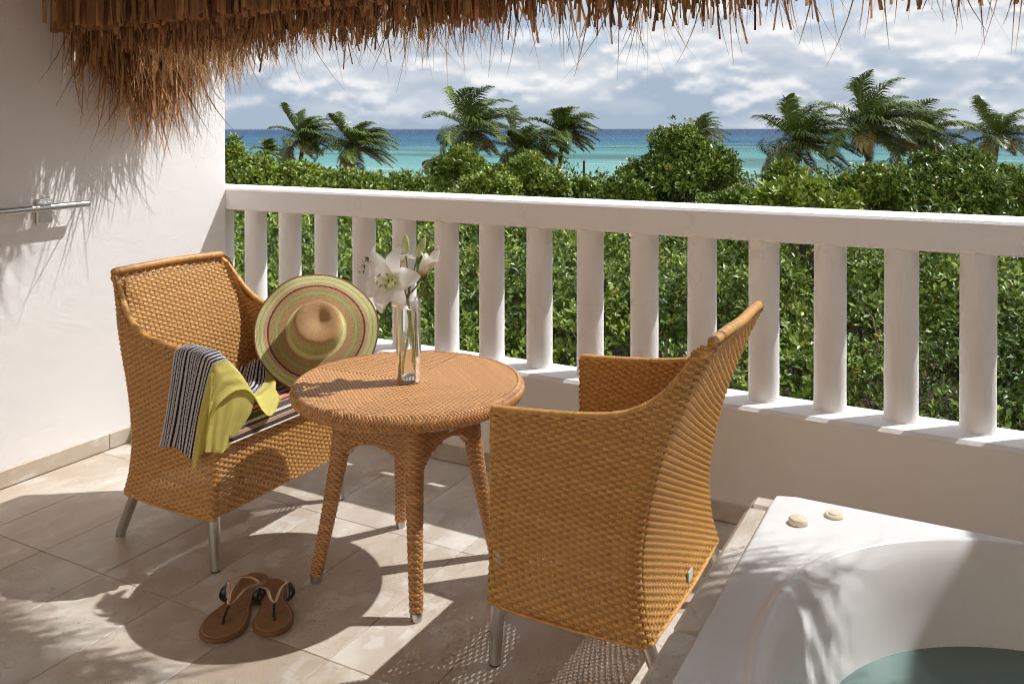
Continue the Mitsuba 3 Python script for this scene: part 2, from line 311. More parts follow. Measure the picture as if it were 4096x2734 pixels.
def twigs(C, down, r, seed, frac):
    g = np.random.default_rng(seed); C = C[g.random(len(C)) < frac]; out_v, out_f, k = [], [], 0
    n = len(C); e = C + np.stack([g.normal(0, .35, n), g.normal(0, .35, n), -g.uniform(.4, 1.1, n)*down], 1); mid = (C+e)/2 + g.normal(0, .07, (n, 3))
    P = np.stack([C, mid, e], 1); ang = np.arange(3)*2*np.pi/3
    ring = np.stack([np.cos(ang), np.sin(ang), 0*ang], 1)*r
    V = (P[:, :, None] + ring[None, None]*np.array([.5, .8, 1.2])[None, :, None, None]).reshape(-1, 3)
    f0 = grid_faces(3, 3, wrap_m=True); F = (f0[None] + (np.arange(n)*9)[:, None, None]).reshape(-1, 3)
    return V, F
def leaf_entry(V, F, col): return ply(tm(V, F), 'leaf', smooth=False, color=col)

g = np.random.default_rng(31)
Vs, Fs, Cs, TC, k, r = [], [], [], [], 0, 4.6
while r < 46:
    rad0 = float(np.clip(.42 + .026*r, .50, 1.25)); dens = 60 if r < 6.5 else 98 if r < 11 else (75 if r < 15 else (44 if r < 25 else 22))
    for az in np.arange(math.radians(-6), math.radians(52), 1.45*rad0/r):
        q = r + g.uniform(-.5, .5)*rad0; th = az + g.uniform(-.45, .45)*rad0/r; x, y = 3.33 - q*math.sin(th), -3.107 + q*math.cos(th)
        if y < 1.9: continue
        rad = rad0*g.uniform(.72, 1.3)
        top = float(np.interp(q, [4.6, 6.6, 7.6, 8.6, 9.8, 11.5, 18, 30, 46], [-3.6, -3.1, -2.1, -.95, -.25, -.08, -.30, -.50, -.80])) + float(np.interp(q, [9, 14], [.55, .50]))*(float(meshkit.fbm(np.array([[x*.25, y*.25, 2.0]]), 2, 21)[0])-.5)*2*min(1, rad) + g.normal(0, .10)
        c = np.array([x, y, top - rad]); n = int(4*np.pi*rad*rad*dens/max(.92, (q/10)**.62)**2)
        v = g.normal(0, 1, (n, 3)); v /= np.linalg.norm(v, axis=1, keepdims=True); tocam = np.array([CAM[0]-x, CAM[1]-y, 0]); tocam /= np.linalg.norm(tocam)
        v = v[(v[:, 2] > -.35) & ((v @ tocam > -.35) | (v[:, 2] > .35))]
        rr = rad*(1 - np.minimum(g.exponential(.16, len(v)), .8))*(1 + .6*(meshkit.noise(v*2.1 + c, 3)-.5)); C = c + v*rr[:, None]*np.array([1.12, 1.12, 1.0])
        lo = g.random(len(C)) < .05; C[lo] += np.stack([g.normal(0, .08, lo.sum()), g.normal(0, .08, lo.sum()), g.uniform(0, .28, lo.sum())], 1)
        V, F, col = leaves(C, v + np.array([.1, -.05, .85]), max(.92, (q/10)**.62), 6, g.normal(1.2, .5), int(g.integers(1, 1 << 30)), g.uniform(.066, .105)); Vs.append(V); Fs.append(F+k); Cs.append(col); k += len(V)
        if q < 17: TC.append(C[g.random(len(C)) < .3])
    r += 1.30*rad0
th_ = thing('mangrove_thicket', 'low dense mangrove thicket seen through and above the white balustrade', 'mangrove thicket', kind='stuff')
add(th_, 'foliage', leaf_entry(np.vstack(Vs), np.vstack(Fs), np.vstack(Cs)), None, kind='stuff')
V, F = twigs(np.vstack(TC), 1.0, .009, 5, .22); add(th_, 'branches', tm(V, F), 'bark', smooth=True, kind='stuff')

def mangrove(x, ytop, width, height, D, label, bright=1.3, seed=0, dens=1.0, lean=0.0, length=.08, blobs=None):
    """x, ytop, width, height of the crown as seen, D metres out; blobs of leaves round a trunk with limbs."""
    g = np.random.default_rng(100+seed); top = place(x, ytop, D); R = width/1969*D/2; H = height/1969*D
    k = thing('mangrove_tree', label, 'tree', 'mangrove trees beyond the balustrade')
    B = []
    nb = int((blobs or 15)*1.7)
    for i in range(nb):
        a = g.uniform(0, 2*np.pi); q = math.sqrt(g.random()); hh = math.sqrt(max(0, 1-q*q))
        rad = g.uniform(.15, .36)*min(R, H)
        B.append((top + RH*(R-rad*.8)*q*math.cos(a) + FH*(R-rad*.8)*.8*q*math.sin(a) + np.array([0, 0, -rad - (H-rad)*(1-hh)*g.uniform(.5, 1) - (H*.35)*g.random()*(q < .8)]), rad))
    B.append((top + np.array([0, 0, -min(R, H)*.33]), min(R, H)*.33))
    s = max(.92, (D/10)**.62); C, N = [], []
    for c, rad in B:
        n = int(4*np.pi*rad*rad*dens*150/s**2)+8
        v = g.normal(0, 1, (n, 3)); v /= np.linalg.norm(v, axis=1, keepdims=True); v[:, 2] = np.where(v[:, 2] < -.55, -v[:, 2], v[:, 2])
        rr = rad*(1 - np.minimum(g.exponential(.16, n), .8))*(1 + .55*(meshkit.noise(v*2.3 + c, 3)-.5))
        C.append(c + v*rr[:, None]*np.array([1.1, 1.1, .9])); N.append(v + np.array([.1, -.05, .75]))
    C, N = np.vstack(C), np.vstack(N)
    out = g.random(len(C)) < .07; C[out] += np.stack([g.normal(0, .10, out.sum()), g.normal(0, .10, out.sum()), g.uniform(0, .15, out.sum())], 1)*min(1.3, R) ; N[out] = [0, 0, 1]
    V, F, col = leaves(C, N, s, 7, bright, 900+seed, length)
    add(k, 'crown', leaf_entry(V, F, col), None)
    base = top + np.array([g.normal(0, .2), g.normal(0, .2), 0]) - np.array([0, 0, H]); base[2] = min(base[2]-1.0, -2.6)
    fork = top*.35 + base*.65 + np.array([0, 0, .2]); fork = base + (top-base)*.5; ms = [tube([base, (base+fork)/2 + g.normal(0, .06, 3), fork], [.075, .06, .05], 8)]
    for c, rad in B[:9]: ms.append(tube(spline([fork - np.array([0, 0, .1]), (fork+c)/2 + g.normal(0, .1, 3), c + np.array([0, 0, rad*.5])], 7), np.linspace(.034, .010, 7), 6))
    add(k, 'trunk', cat(ms), 'bark', smooth=True)
    return k
mangrove(1062, 334, 130, 118, 22, 'mangrove tree with a rounded top in front of the tallest palm', 1.75, 1, 1.1)
mangrove(1212, 352, 185, 120, 20, 'broad low mangrove tree in front of the low half-hidden palm', 1.55, 2)
mangrove(1560, 292, 275, 215, 17, 'large round mangrove tree standing above the rail right of the thin pole', 1.35, 3, 1.0, blobs=26)
mangrove(1440, 400, 130, 110, 16, 'low dark mangrove bush against the left foot of the large round tree', 1.2, 4)
mangrove(2200, 340, 360, 190, 15, 'big mangrove tree filling the right edge above the rail', 1.25, 5, 1.0, blobs=30)
mangrove(2000, 380, 190, 130, 14, 'mangrove tree in front of the two windblown palms on the right', 1.3, 6, blobs=18)
mangrove(1835, 408, 250, 110, 11, 'mangrove bush with large pale yellow-green leaves close behind the rail', 2.15, 7, .9, length=.105, blobs=18)
mangrove(1800, 372, 100, 75, 16, 'small mangrove bush at the foot of the leaning palm right of centre', 1.6, 8, blobs=8)
mangrove(1690, 432, 130, 80, 13, 'low mangrove bush below the gap of sea right of the large round tree', 1.4, 13, blobs=9)
mangrove(600, 352, 230, 125, 24, 'pale mangrove tree beside the white wall, left of the first palm', 1.9, 9, blobs=20)
mangrove(535, 312, 75, 110, 26, 'narrow mangrove tree rising right beside the white wall edge', 1.5, 10, blobs=8)
mangrove(790, 388, 230, 90, 22, 'mangrove tree below the pair of left palms with sunlit top', 1.7, 11, blobs=18)
mangrove(920, 398, 150, 75, 24, 'low mangrove bush between the left palms and the small bent palm', 1.5, 12, blobs=10)
mangrove(1335, 416, 150, 60, 21, 'low mangrove bush at the foot of the thin pole', 1.4, 14, blobs=9)

# ------------------------------------------------------------------ coconut palms in the wind
WIND = RH*.9 + FH*.15
def frond(base, az, el, L, g, dead):
    d = np.array([math.cos(az)*math.cos(el), math.sin(az)*math.cos(el), math.sin(el)]); n = 16; p = [base]; t = d.copy(); ts = [t]
    for i in range(n-1):
        f = i/(n-1)
        t = t + (np.array([0, 0, -1.0])*(.052 + .135*f) + WIND*(.075 + .13*f))*(.75 if not dead else 1.15); t /= np.linalg.norm(t); p.append(p[-1] + t*L/(n-1)); ts.append(t)
    p, ts = np.array(p), np.array(ts); m = 56
    s = np.linspace(.10, 1, m); ix = s*(n-1); P = np.stack([np.interp(ix, np.arange(n), p[:, j]) for j in range(3)], 1); Tt = np.stack([np.interp(ix, np.arange(n), ts[:, j]) for j in range(3)], 1)
    sd = np.cross(Tt, [0, 0, 1.0]); sd /= np.linalg.norm(sd, axis=1, keepdims=True) + 1e-9; up = np.cross(sd, Tt)
    ll = L*.36*np.sin(np.pi*np.clip(.16 + .84*s, 0, 1))**.6*(1-.25*s)
    V, F, Cc, k = [], [], [], 0
    for side in (-1, 1):
        j = g.normal(0, .10, (m, 3))
        d1 = side*sd*.85 + Tt*.62 + up*.22 + WIND*.28 + j; d1 /= np.linalg.norm(d1, axis=1, keepdims=True)
        d2 = d1 + np.array([0, 0, -.75]) + WIND*.45; d2 /= np.linalg.norm(d2, axis=1, keepdims=True)
        wv = np.cross(d1, up); wv /= np.linalg.norm(wv, axis=1, keepdims=True) + 1e-9; w = .031
        mid = P + d1*(ll*.5)[:, None]; tip = mid + d2*(ll*.55)[:, None]
        V.append(np.stack([P - wv*w*.7, P + wv*w*.7, mid + wv*w, mid - wv*w, tip], 1).reshape(-1, 3)); i = np.arange(m)*5+k
        F.append(np.concatenate([np.stack([i, i+1, i+2], 1), np.stack([i, i+2, i+3], 1), np.stack([i+3, i+2, i+4], 1)])); k += 5*m
    tr = tube(p, np.linspace(.032, .006, n), 5, caps=False); V.append(tr.vertices); F.append(tr.faces + k)
    nl = 10*m
    base_c = np.array([.120, .165, .034])*g.uniform(.7, 1.3) if not dead else np.array([.40, .30, .10])*g.uniform(.7, 1.1)
    c = np.vstack([np.repeat(base_c*g.uniform(.8, 1.2, (2*m, 1)), 5, 0), np.repeat([[.26, .22, .06]], len(tr.vertices), 0)])
    return ply(tm(np.vstack(V), np.vstack(F)), 'leaf', smooth=False, color=c)
def palm(x, y, D, L, n, label, seed, droop=0.0, elmax=1.35):
    g = np.random.default_rng(500+seed); c = place(x, y, D)
    k = thing('coconut_palm', label, 'palm tree', 'coconut palms by the beach')
    gz = -5.4; foot = c + np.array([-WIND[0]*.5 + g.normal(0, .3), g.normal(0, .3), 0]); foot[2] = gz
    pts = spline([foot, (foot*.5 + c*.5) - WIND*.25, c - np.array([0, 0, .05])], 16)
    add(k, 'trunk', tube(pts, np.linspace(.17, .105, 16)*(1 + .05*np.sin(np.arange(16)*2.1)), 10), 'bark', smooth=True)
    n = int(n*1.3)
    for i in range(n):
        f = i/(n-1); az = i*2.39996 + g.uniform(-.3, .3); el = elmax - (elmax + .25 + droop)*f**.8 + g.normal(0, .10)
        scene[key_for(f'{k}__frond')] = frond(c + np.array([0, 0, .12*(1-f)]), az, el, 1.25*L*g.uniform(.85, 1.1)*(.8 + .2*math.sin(math.pi*min(1, f*1.2))), g, f > .80 and g.random() < .7)
palm(698, 322, 52, 2.15, 22, 'coconut palm nearest the white wall, with a dark bushy crown', 1)
palm(816, 340, 50, 2.35, 24, 'coconut palm with yellowing lower fronds, second large one from the wall', 2)
palm(1082, 300, 46, 2.75, 22, 'tall coconut palm with a long frond reaching left, behind the rounded mangrove', 3)
palm(1196, 350, 48, 2.4, 20, 'low coconut palm just right of the tallest palm, half hidden by mangrove', 4)
palm(1292, 308, 50, 2.25, 22, 'coconut palm left of the thin pole with its crown blown to the right', 5)
palm(1604, 305, 62, 2.0, 16, 'coconut palm peeping over the large round mangrove tree', 6)
palm(1836, 335, 42, 2.75, 24, 'leaning windblown coconut palm right of the large round mangrove', 7)
palm(1998, 298, 41, 2.85, 26, 'tallest windblown coconut palm on the right half', 8)
palm(2112, 322, 44, 2.5, 20, 'coconut palm just right of the tallest windblown one, fronds sweeping down right', 9)
palm(2290, 318, 48, 2.3, 18, 'coconut palm at the right edge with frond tips curling over', 10)
palm(612, 348, 60, 1.25, 14, 'small distant coconut palm left of the bushy one by the wall', 11)
palm(999, 372, 56, 1.25, 12, 'small bent coconut palm on a thin bare trunk left of the rounded mangrove', 12, droop=.3, elmax=.7)
mangrove(1120, 385, 190, 80, 19, 'mangrove bush in the dip between the two rounded trees left of the pole', 1.6, 15, blobs=10)
mangrove(700, 372, 170, 85, 25, 'pale mangrove bush right below the dark bushy palm', 1.8, 16, blobs=12)
p0 = place(1338, 420, 50); p1 = place(1340, 369, 50)
single('wooden_pole', tube([p0 - np.array([0, 0, 3.5]), p1], [.09, .07], 10), 'bark', 'thin bare wooden pole standing before the sea among the mangroves', 'pole', smooth=True)
# ------------------------------------------------------------------ thatched roof edge
scene['thatch'] = {'type': 'principledthin', 'base_color': VC, 'roughness': .6, 'spec_trans': 0.0, 'diff_trans': .55, 'eta': 1.35}
def strands(root, d, L, w, seed, curl=.12, tone0=(.40, .218, .108), var=.30, blunt=True, n=6):
    g = np.random.default_rng(seed); m = len(root); d = d/np.linalg.norm(d, axis=1, keepdims=True)
    bend = g.normal(0, curl, (m, 3)); bend[:, 2] *= .2
    s = np.linspace(0, 1, n); P = root[:, None] + d[:, None]*(L[:, None]*s)[:, :, None] + bend[:, None]*(L[:, None]*s**2)[:, :, None]
    P[:, :, 0] = np.maximum(P[:, :, 0], .004 + .003*g.random((m, 1)))
    a = g.uniform(0, np.pi, m); sd = np.stack([np.cos(a), np.sin(a), 0*a], 1)
    tp = (np.ones(n) if blunt else np.clip(1.05 - s**1.6, .12, 1))
    W = sd[:, None]*(w[:, None]*tp)[:, :, None]*.5
    V = np.stack([P - W, P + W], 2).reshape(-1, 3)
    f0 = grid_faces(n, 2); F = (f0[None] + (np.arange(m)*n*2)[:, None, None]).reshape(-1, 3)
    c = np.asarray(tone0)*np.clip(g.normal(1, var, (m, 1)), .35, 1.9)*(1 + g.normal(0, .05, (m, 3)))
    return V, F, np.repeat(c, n*2, 0)
roof = thing('thatched_roof', 'brown palm thatch roof edge hanging over the terrace and down beside the white wall', 'thatched roof')
def slab():
    """Gabled thatch: outline in y, z, carried along x."""
    y0, y1, ym, x0, x1, s, th = -.70, -3.25, -1.97, .012, 4.285, math.tan(math.radians(31)), .20
    zr = 1.90 + (y0-ym)*s
    o = [(y0-.02, 1.90), (y0+.03, 2.02), (ym, zr+th+.04), (y1-.03, 2.02), (y1+.02, 1.90), (ym, zr)]
    n = len(o); V = [(x, y, z) for x in (x0, x1) for y, z in o]; F = []
    for i in range(n): j = (i+1) % n; F += [(i, j, n+j), (i, n+j, n+i)]
    F += [(0, 1, 2), (0, 2, 5), (2, 3, 4), (2, 4, 5)]; F += [(n+a, n+c, n+b) for a, b, c in F[-4:]]
    return tm(V, F)
mat('thatch_solid', proc(lambda p, n, uv: mix([.16, .085, .045], [.30, .17, .09], noise(p.x*90, p.y*12, p.z*12))), .9, .1)
add(roof, 'roof_layer', slab(), 'thatch_solid', smooth=False)
g = np.random.default_rng(77)
def row(n, x0, x1, y, ys, ztop, zend, zs, w, seed, thin=1, **kw):
    x = g.uniform(x0, x1, n)
    if thin:
        p = np.interp(x, [0, 1.1, 1.9, 2.7], [1, 1, .55, .30])*np.where(x > 1.1, .25 + 1.5*(meshkit.noise(np.stack([x*7.3, 0*x, 0*x+seed], -1), 2) > .5), 1); x = x[g.random(n) < p]; n = len(x)
    yy = y + g.normal(0, ys, n); ze = zend + thin*np.interp(x, [1.2, 2.4], [0, .008]) + g.normal(0, zs, n) + .09*(meshkit.fbm(np.stack([x*5.1, 0*x, 0*x+seed], -1), 3, 6)-.5)*thin
    root = np.stack([x, yy, np.full(n, ztop)], 1); d = np.stack([g.normal(0, .035, n), g.normal(.04, .035, n), -np.ones(n)], 1)
    return strands(root, d, ztop-ze, g.uniform(*w, n), seed, **kw)
def join(parts):
    V, F, C, k = [], [], [], 0
    for v, f, c in parts: V.append(v); F.append(f+k); C.append(c); k += len(v)
    return ply(tm(np.vstack(V), np.vstack(F)), 'thatch', smooth=False, color=np.vstack(C))
# upper trimmed course, lower course, loose ends
A = [row(1750, .06, 4.29, -.955, .028, 2.08, 1.790, .008, (.010, .019), 1, thin=0, curl=.02), row(420, .06, .62, -.90, .05, 2.08, 1.80, .012, (.010, .018), 2, thin=0, curl=.03)]
add(roof, 'upper_course', join(A), None, kind='stuff')
B = [row(3400, .22, 4.29, -.770, .050, 2.02, 1.766, .016, (.006, .012), 3, curl=.05), row(1750, .35, 4.29, -.715, .05, 1.98, 1.726, .030, (.005, .010), 4, curl=.09)]
add(roof, 'lower_course', join(B), None, kind='stuff')
C = [row(2300, .30, 4.29, -.70, .05, 1.92, 1.668, .042, (.004, .009), 5, curl=.16, blunt=False, tone0=(.52, .32, .16)),
     row(650, .30, 4.29, -.68, .05, 1.88, 1.60, .045, (.003, .006), 6, curl=.24, blunt=False, tone0=(.55, .36, .19))]
add(roof, 'loose_ends', join(C), None, kind='stuff')
def bunch(n, a, b, jit, lo, hi, w, seed, fan, **kw):
    t = g.random(n); a, b = np.array(a), np.array(b); root = a + (b-a)*t[:, None] + g.normal(0, jit, (n, 3))
    L = (lo + (hi-lo)*g.random(n)**1.5); d = np.stack([g.normal(fan[0], .10, n), g.normal(fan[1], .12, n), -np.ones(n)], 1)
    return strands(root, d, L, g.uniform(*w, n), seed, **kw)
D = [bunch(400, (.14, -.84, 1.90), (.16, -.40, 1.86), (.05, .04, .02), .16, .30, (.007, .014), 11, (0, .06), curl=.07),
     bunch(380, (.14, -.72, 1.78), (.14, -.36, 1.74), (.045, .05, .03), .16, .40, (.006, .013), 12, (0, .0), curl=.14, blunt=False, tone0=(.45, .24, .11)),
     bunch(190, (.15, -.68, 1.72), (.14, -.48, 1.66), (.04, .04, .03), .18, .46, (.005, .011), 13, (0, -.02), curl=.20, blunt=False, tone0=(.46, .25, .115)),
     bunch(380, (.16, -.48, 1.86), (.12, .00, 1.84), (.04, .03, .02), .12, .30, (.004, .009), 14, (0, .08), curl=.16, blunt=False, tone0=(.52, .32, .16)),
     bunch(110, (.14, -.95, 1.84), (.14, -.72, 1.80), (.03, .03, .03), .16, .40, (.004, .009), 15, (0, -.08), curl=.16, blunt=False)]
add(roof, 'corner_bunch', join(D), None, kind='stuff')

# ------------------------------------------------------------------ woven wicker
def ribbons(P, N, Bn, arch, seed, tone0, var=.10):
    """P, N, Bn (rows, samples, 3): a flat strand per row, half as wide as |Bn|, arched along N by arch."""
    g = np.random.default_rng(seed); R, n = P.shape[:2]
    V = np.stack([P - Bn - N*arch*.8, P - Bn*.45 + N*arch*.5, P + Bn*.45 + N*arch*.5, P + Bn - N*arch*.8], 2).reshape(-1, 3)
    f0 = grid_faces(n, 4); F = (f0[None] + (np.arange(R)*n*4)[:, None, None]).reshape(-1, 3)
    c = np.asarray(tone0)*np.clip(g.normal(1, var, (R, 1)), .6, 1.4)
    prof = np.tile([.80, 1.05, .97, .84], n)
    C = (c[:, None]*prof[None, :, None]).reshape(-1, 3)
    return V, F, C
def sel_ply(V, F, C, mask): 
    F = F[mask]; u, inv = np.unique(F, return_inverse=True)
    return tm(V[u], inv.reshape(-1, 3)), C[u]
class Weave:
    def __init__(s): s.V, s.F, s.C, s.k = [], [], [], 0
    def put(s, V, F, C): s.V.append(V); s.F.append(F+s.k); s.C.append(C); s.k += len(V)
    def mesh(s, m, c): s.put(np.asarray(m.vertices), np.asarray(m.faces), np.broadcast_to(c, (len(m.vertices), 3)))
    def entry(s, b='wicker'): return ply(tm(np.vstack(s.V), np.vstack(s.F)), b, smooth=True, color=np.vstack(s.C))
HONEY = np.array([.575, .300, .090]); TEAK = np.array([.495, .250, .098])

def chair(name, label, ox, oy, dirx, seed, tonec):
    g = np.random.default_rng(seed)
    zb, pr, pc = .172, .0084, .0186
    PZ = np.array([.16, .175, .25, .35, .45, .55, .65, .75, .85, .893, .95]); PD = np.array([.445, .440, .420, .414, .425, .446, .476, .517, .562, .587, .62])
    from scipy.interpolate import PchipInterpolator as PI
    Dz = PI(PZ, PD); AT = PI([-.1, 0, .2, .3, .36, .41, .46, .52, .587, .7], [.661, .663, .676, .688, .701, .723, .760, .832, .893, .99])
    dd = np.linspace(0, .587, 400); aa = AT(dd); inv = lambda z: np.interp(z, aa, dd)
    Wz = PI([.1, .172, .30, .45, .62, .70, .80, .893, 1], [.322, .320, .310, .306, .304, .296, .275, .256, .24])
    def path(z, off, closed):
        """Plan outline at height z, moved inwards by off, as dense points (d, w) from the near front round the back to the far front."""
        W, D = float(Wz(z))-off, float(Dz(z))-off; rc = .036 - off*.5; d0 = float(inv(z)) if z > .664 else 0.0
        d0 = min(d0 + (.02 if off > 0 and z > .664 else 0), D - rc - .002); an = np.linspace(0, np.pi/2, 9)
        a = [(d0, -W)] if off == 0 or z > .664 else [(0.0, -W)]
        p = a + [(D-rc + rc*math.sin(t), -W+rc - rc*math.cos(t)) for t in an] + [(D-rc + rc*math.cos(t), W-rc + rc*math.sin(t)) for t in an] + [(d0, W)]
        p = np.array(p)
        if closed == 'front':   # carry the strand round the front corners
            r2 = .012; f = [(r2-r2*math.sin(t), -W+r2-r2*math.cos(t)) for t in np.linspace(np.pi/2, 0, 4)]
            p = np.array([(0, 0), (0, -W+.03)] + f + p[1:-1].tolist() + [(q[0], -q[1]) for q in f[::-1]] + [(0, W-.03), (0, 0)])
        elif closed == 'return':
            r2 = .012; f = [(r2-r2*math.sin(t), -W+r2-r2*math.cos(t)) for t in np.linspace(np.pi/2, 0, 4)]
            p = np.array([(0, -W+.034)] + f + p[1:-1].tolist() + [(q[0], -q[1]) for q in f[::-1]] + [(0, W-.034)])
        return p
    def world(d, w, z): return np.stack([ox - dirx*d, oy + dirx*w, z], -1)
    panels = {n: Weave() for n in ('side_panel', 'side_panel_001', 'backrest', 'front_panel')}
    zrows = np.arange(zb+.004, .886, pr)
    def shell(off, z0, z1, flip, sd, spp):
        for k, z in enumerate(zrows):
            if z < z0 or z > z1: continue
            mode = None
            if off == 0: mode = 'front' if z < .405 else ('return' if z < .655 else None)
            p = path(z, off, mode); seg = np.r_[0, np.cumsum(np.linalg.norm(np.diff(p, axis=0), axis=1))]; L = seg[-1]
            n = int(L/pc*spp)+4; s = np.linspace(0, L, n); q = np.stack([np.interp(s, seg, p[:, i]) for i in (0, 1)], 1)
            ph = (s - L/2)/pc; wav = np.tanh(1.9*np.cos(np.pi*ph + np.pi*k))
            P3 = world(q[:, 0], q[:, 1], np.full(n, z)); zu = z + .004; p2 = path(zu, off, mode); s2 = np.r_[0, np.cumsum(np.linalg.norm(np.diff(p2, axis=0), axis=1))]
            t = np.gradient(q, axis=0); t /= np.linalg.norm(t, axis=1, keepdims=True)+1e-12
            nrm = np.stack([t[:, 1], -t[:, 0]], 1)            # outward in (d, w)
            N3 = np.stack([-dirx*nrm[:, 0], dirx*nrm[:, 1], 0*s], 1)*(1 if not flip else -1)
            slope = (float(Dz(z+.01))-float(Dz(z-.01)))/.02; lean = np.clip(nrm[:, 0], 0, 1)*slope
            wl = (float(Wz(z+.01))-float(Wz(z-.01)))/.02; lean_w = nrm[:, 1]*wl
            B3 = np.stack([-dirx*lean, dirx*lean_w, np.ones(n)], 1); B3 /= np.linalg.norm(B3, axis=1, keepdims=True)
            Pz = P3 + N3*(wav*.0033)[:, None] + np.array([0, 0, 1.0])*(g.normal(0, .00035))
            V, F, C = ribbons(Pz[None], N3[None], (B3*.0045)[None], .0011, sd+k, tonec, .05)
            fs = np.searchsorted(s, s)  # segment per sample
            front = (q[:, 0] < .013) & (np.abs(q[:, 1]) < float(Wz(z))-.018 if off == 0 else False); back = nrm[:, 0] > .72
            lab = np.where(front & (z < .405), 3, np.where(back, 2, np.where(q[:, 1]*1 < 0, 0, 1)))
            fl = lab[(F[:, 0] // 4)]
            for i, nm in enumerate(('side_panel', 'side_panel_001', 'backrest', 'front_panel')):
                if (fl == i).any():
                    mm, cc = sel_ply(V, F, C, fl == i); panels[nm].put(mm.vertices, mm.faces, cc)
        # stakes: groups of ribbed uprights the strands pass round
        zz = np.arange(z0, z1+.012, .012); rowsP = {}
        for z in zz:
            mode = None
            if off == 0: mode = 'front' if z < .405 else ('return' if z < .655 else None)
            p = path(z, off, mode); seg = np.r_[0, np.cumsum(np.linalg.norm(np.diff(p, axis=0), axis=1))]; L = seg[-1]; half = int(L/2/pc)
            for i in range(-half, half+1):
                s0 = L/2 + i*pc; pt = [np.interp(s0, seg, p[:, j]) for j in (0, 1)]; pa = [np.interp(s0+.004, seg, p[:, j]) for j in (0, 1)]; pb = [np.interp(s0-.004, seg, p[:, j]) for j in (0, 1)]
                rowsP.setdefault(i, []).append((z, pt, pa, pb))
        for i, lst in rowsP.items():
            if len(lst) < 3: continue
            zs = np.array([l[0] for l in lst])
            if (np.diff(zs) > .03).any(): continue
            pt, pa, pb = (np.array([l[j] for l in lst]) for j in (1, 2, 3))
            tt = pa-pb; ln = np.linalg.norm(tt, axis=1, keepdims=True); tt = tt/(ln+1e-9); nr = np.stack([tt[:, 1], -tt[:, 0]], 1)
            P3 = world(pt[:, 0], pt[:, 1], zs); N3 = np.stack([-dirx*nr[:, 0], dirx*nr[:, 1], 0*zs], 1)*(1 if not flip else -1); B3 = np.stack([-dirx*tt[:, 0], dirx*tt[:, 1], 0*zs], 1)
            m = len(lst)//2
            nm = 'front_panel' if (off == 0 and pt[m, 0] < .013 and zs[m] < .42) else ('backrest' if nr[m, 0] > .72 else ('side_panel' if pt[m, 1] < 0 else 'side_panel_001'))
            for o in (-.0028, .0028):
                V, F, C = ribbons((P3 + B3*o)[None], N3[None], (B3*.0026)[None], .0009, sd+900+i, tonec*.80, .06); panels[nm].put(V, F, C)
    k = thing(name, label, 'armchair', 'wicker armchairs at the round table')
    shell(0.0, zb, .884, False, seed*10, 6.5)
    shell(.028, .40, .858, True, seed*10+5, 4.5)
    # rim: bound edge running up the arms and over the back
    def trim(pts, r, sides=10, pitch=.0088, tone=tonec, up=(0, 0, 1), amp=.10, sq=.8):
        c = spline(pts, 400); L = np.linalg.norm(np.diff(c, axis=0), axis=1).sum(); n = int(L/pitch*4); c = spline(pts, n)
        s = np.linspace(0, L, n); rr = (r(s/L) if callable(r) else r)*(1 - amp*np.abs(np.cos(np.pi*s/pitch))**3); m = tube(c, rr, sides, up=up, squash=sq)
        gg = np.random.default_rng(len(c)); tn = np.clip(gg.normal(1, .10, int(L/pitch)+3), .7, 1.3)[(s/pitch).astype(int)]
        col = np.repeat(np.asarray(tone)[None]*tn[:, None], sides, 0); col = np.vstack([col, col[:2]]); return m, col
    th = .014
    def armline(sg):
        d = np.array([.003, .05, .12, .2, .3, .36, .41, .46, .52, .565]); z = AT(d)
        return np.array([world(np.array(x), np.array(sg*(float(Wz(zz))-th)), np.array(zz+.001)) for x, zz in zip(d, z)])
    for sg in (-1, 1):
        w = Weave(); m, c = trim(armline(sg), .0128); w.put(m.vertices, m.faces, c)
        f = np.array([world(np.array(.006), np.array(sg*(float(Wz(z))-th)), np.array(z)) for z in (.40, .5, .6, .655)]); m, c = trim(f, .0128, up=(1, 0, 0)); w.put(m.vertices, m.faces, c)
        scene[key_for(f'{k}__arm_trim')] = w.entry()
    w = Weave(); Wt = .256
    m, c = trim(np.array([world(np.array(.567 + .012*(1-abs(t))), np.array(t*(Wt-.002)), np.array(.893 + .004*(1-t*t))) for t in np.linspace(-1, 1, 7)]), lambda t: .0140*np.sqrt(np.clip(1.02-np.abs(2*t-1)**26, .02, 1)), pitch=.0075, amp=.06, sides=14, sq=.95); w.put(m.vertices, m.faces, c)
    scene[key_for(f'{k}__top_rail')] = w.entry()
    w = Weave(); m, c = trim(np.array([world(np.array(.006), np.array(t), np.array(.405)) for t in np.linspace(-.285, .285, 5)]), .0145, pitch=.0131, amp=.16); w.put(m.vertices, m.faces, c)
    p = path(.172, .004, 'front'); m, c = trim(np.array([world(np.array(a), np.array(b), np.array(.170)) for a, b in p[2:-2]]), .006, sides=6); w.put(m.vertices, m.faces, c)
    for nm in ('side_panel', 'side_panel_001', 'backrest', 'front_panel'):
        scene[f'{k}__{nm}'] = panels[nm].entry(); USED.add(f'{k}__{nm}')
    scene[key_for(f'{k}__edge_binding')] = w.entry()
    # seat deck
    w = Weave(); rw = np.arange(.02, .40, .0085)
    for i, d in enumerate(rw):
        ww = np.linspace(-.275, .275, 110); P = world(np.full(110, d), ww, .392 + .0018*np.cos(np.pi*ww/pc + np.pi*i)); N = np.tile([0, 0, 1.0], (110, 1)); Bn = np.tile([.0040*dirx, 0, 0], (110, 1))
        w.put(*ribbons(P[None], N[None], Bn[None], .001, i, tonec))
    scene[key_for(f'{k}__seat')] = w.entry()
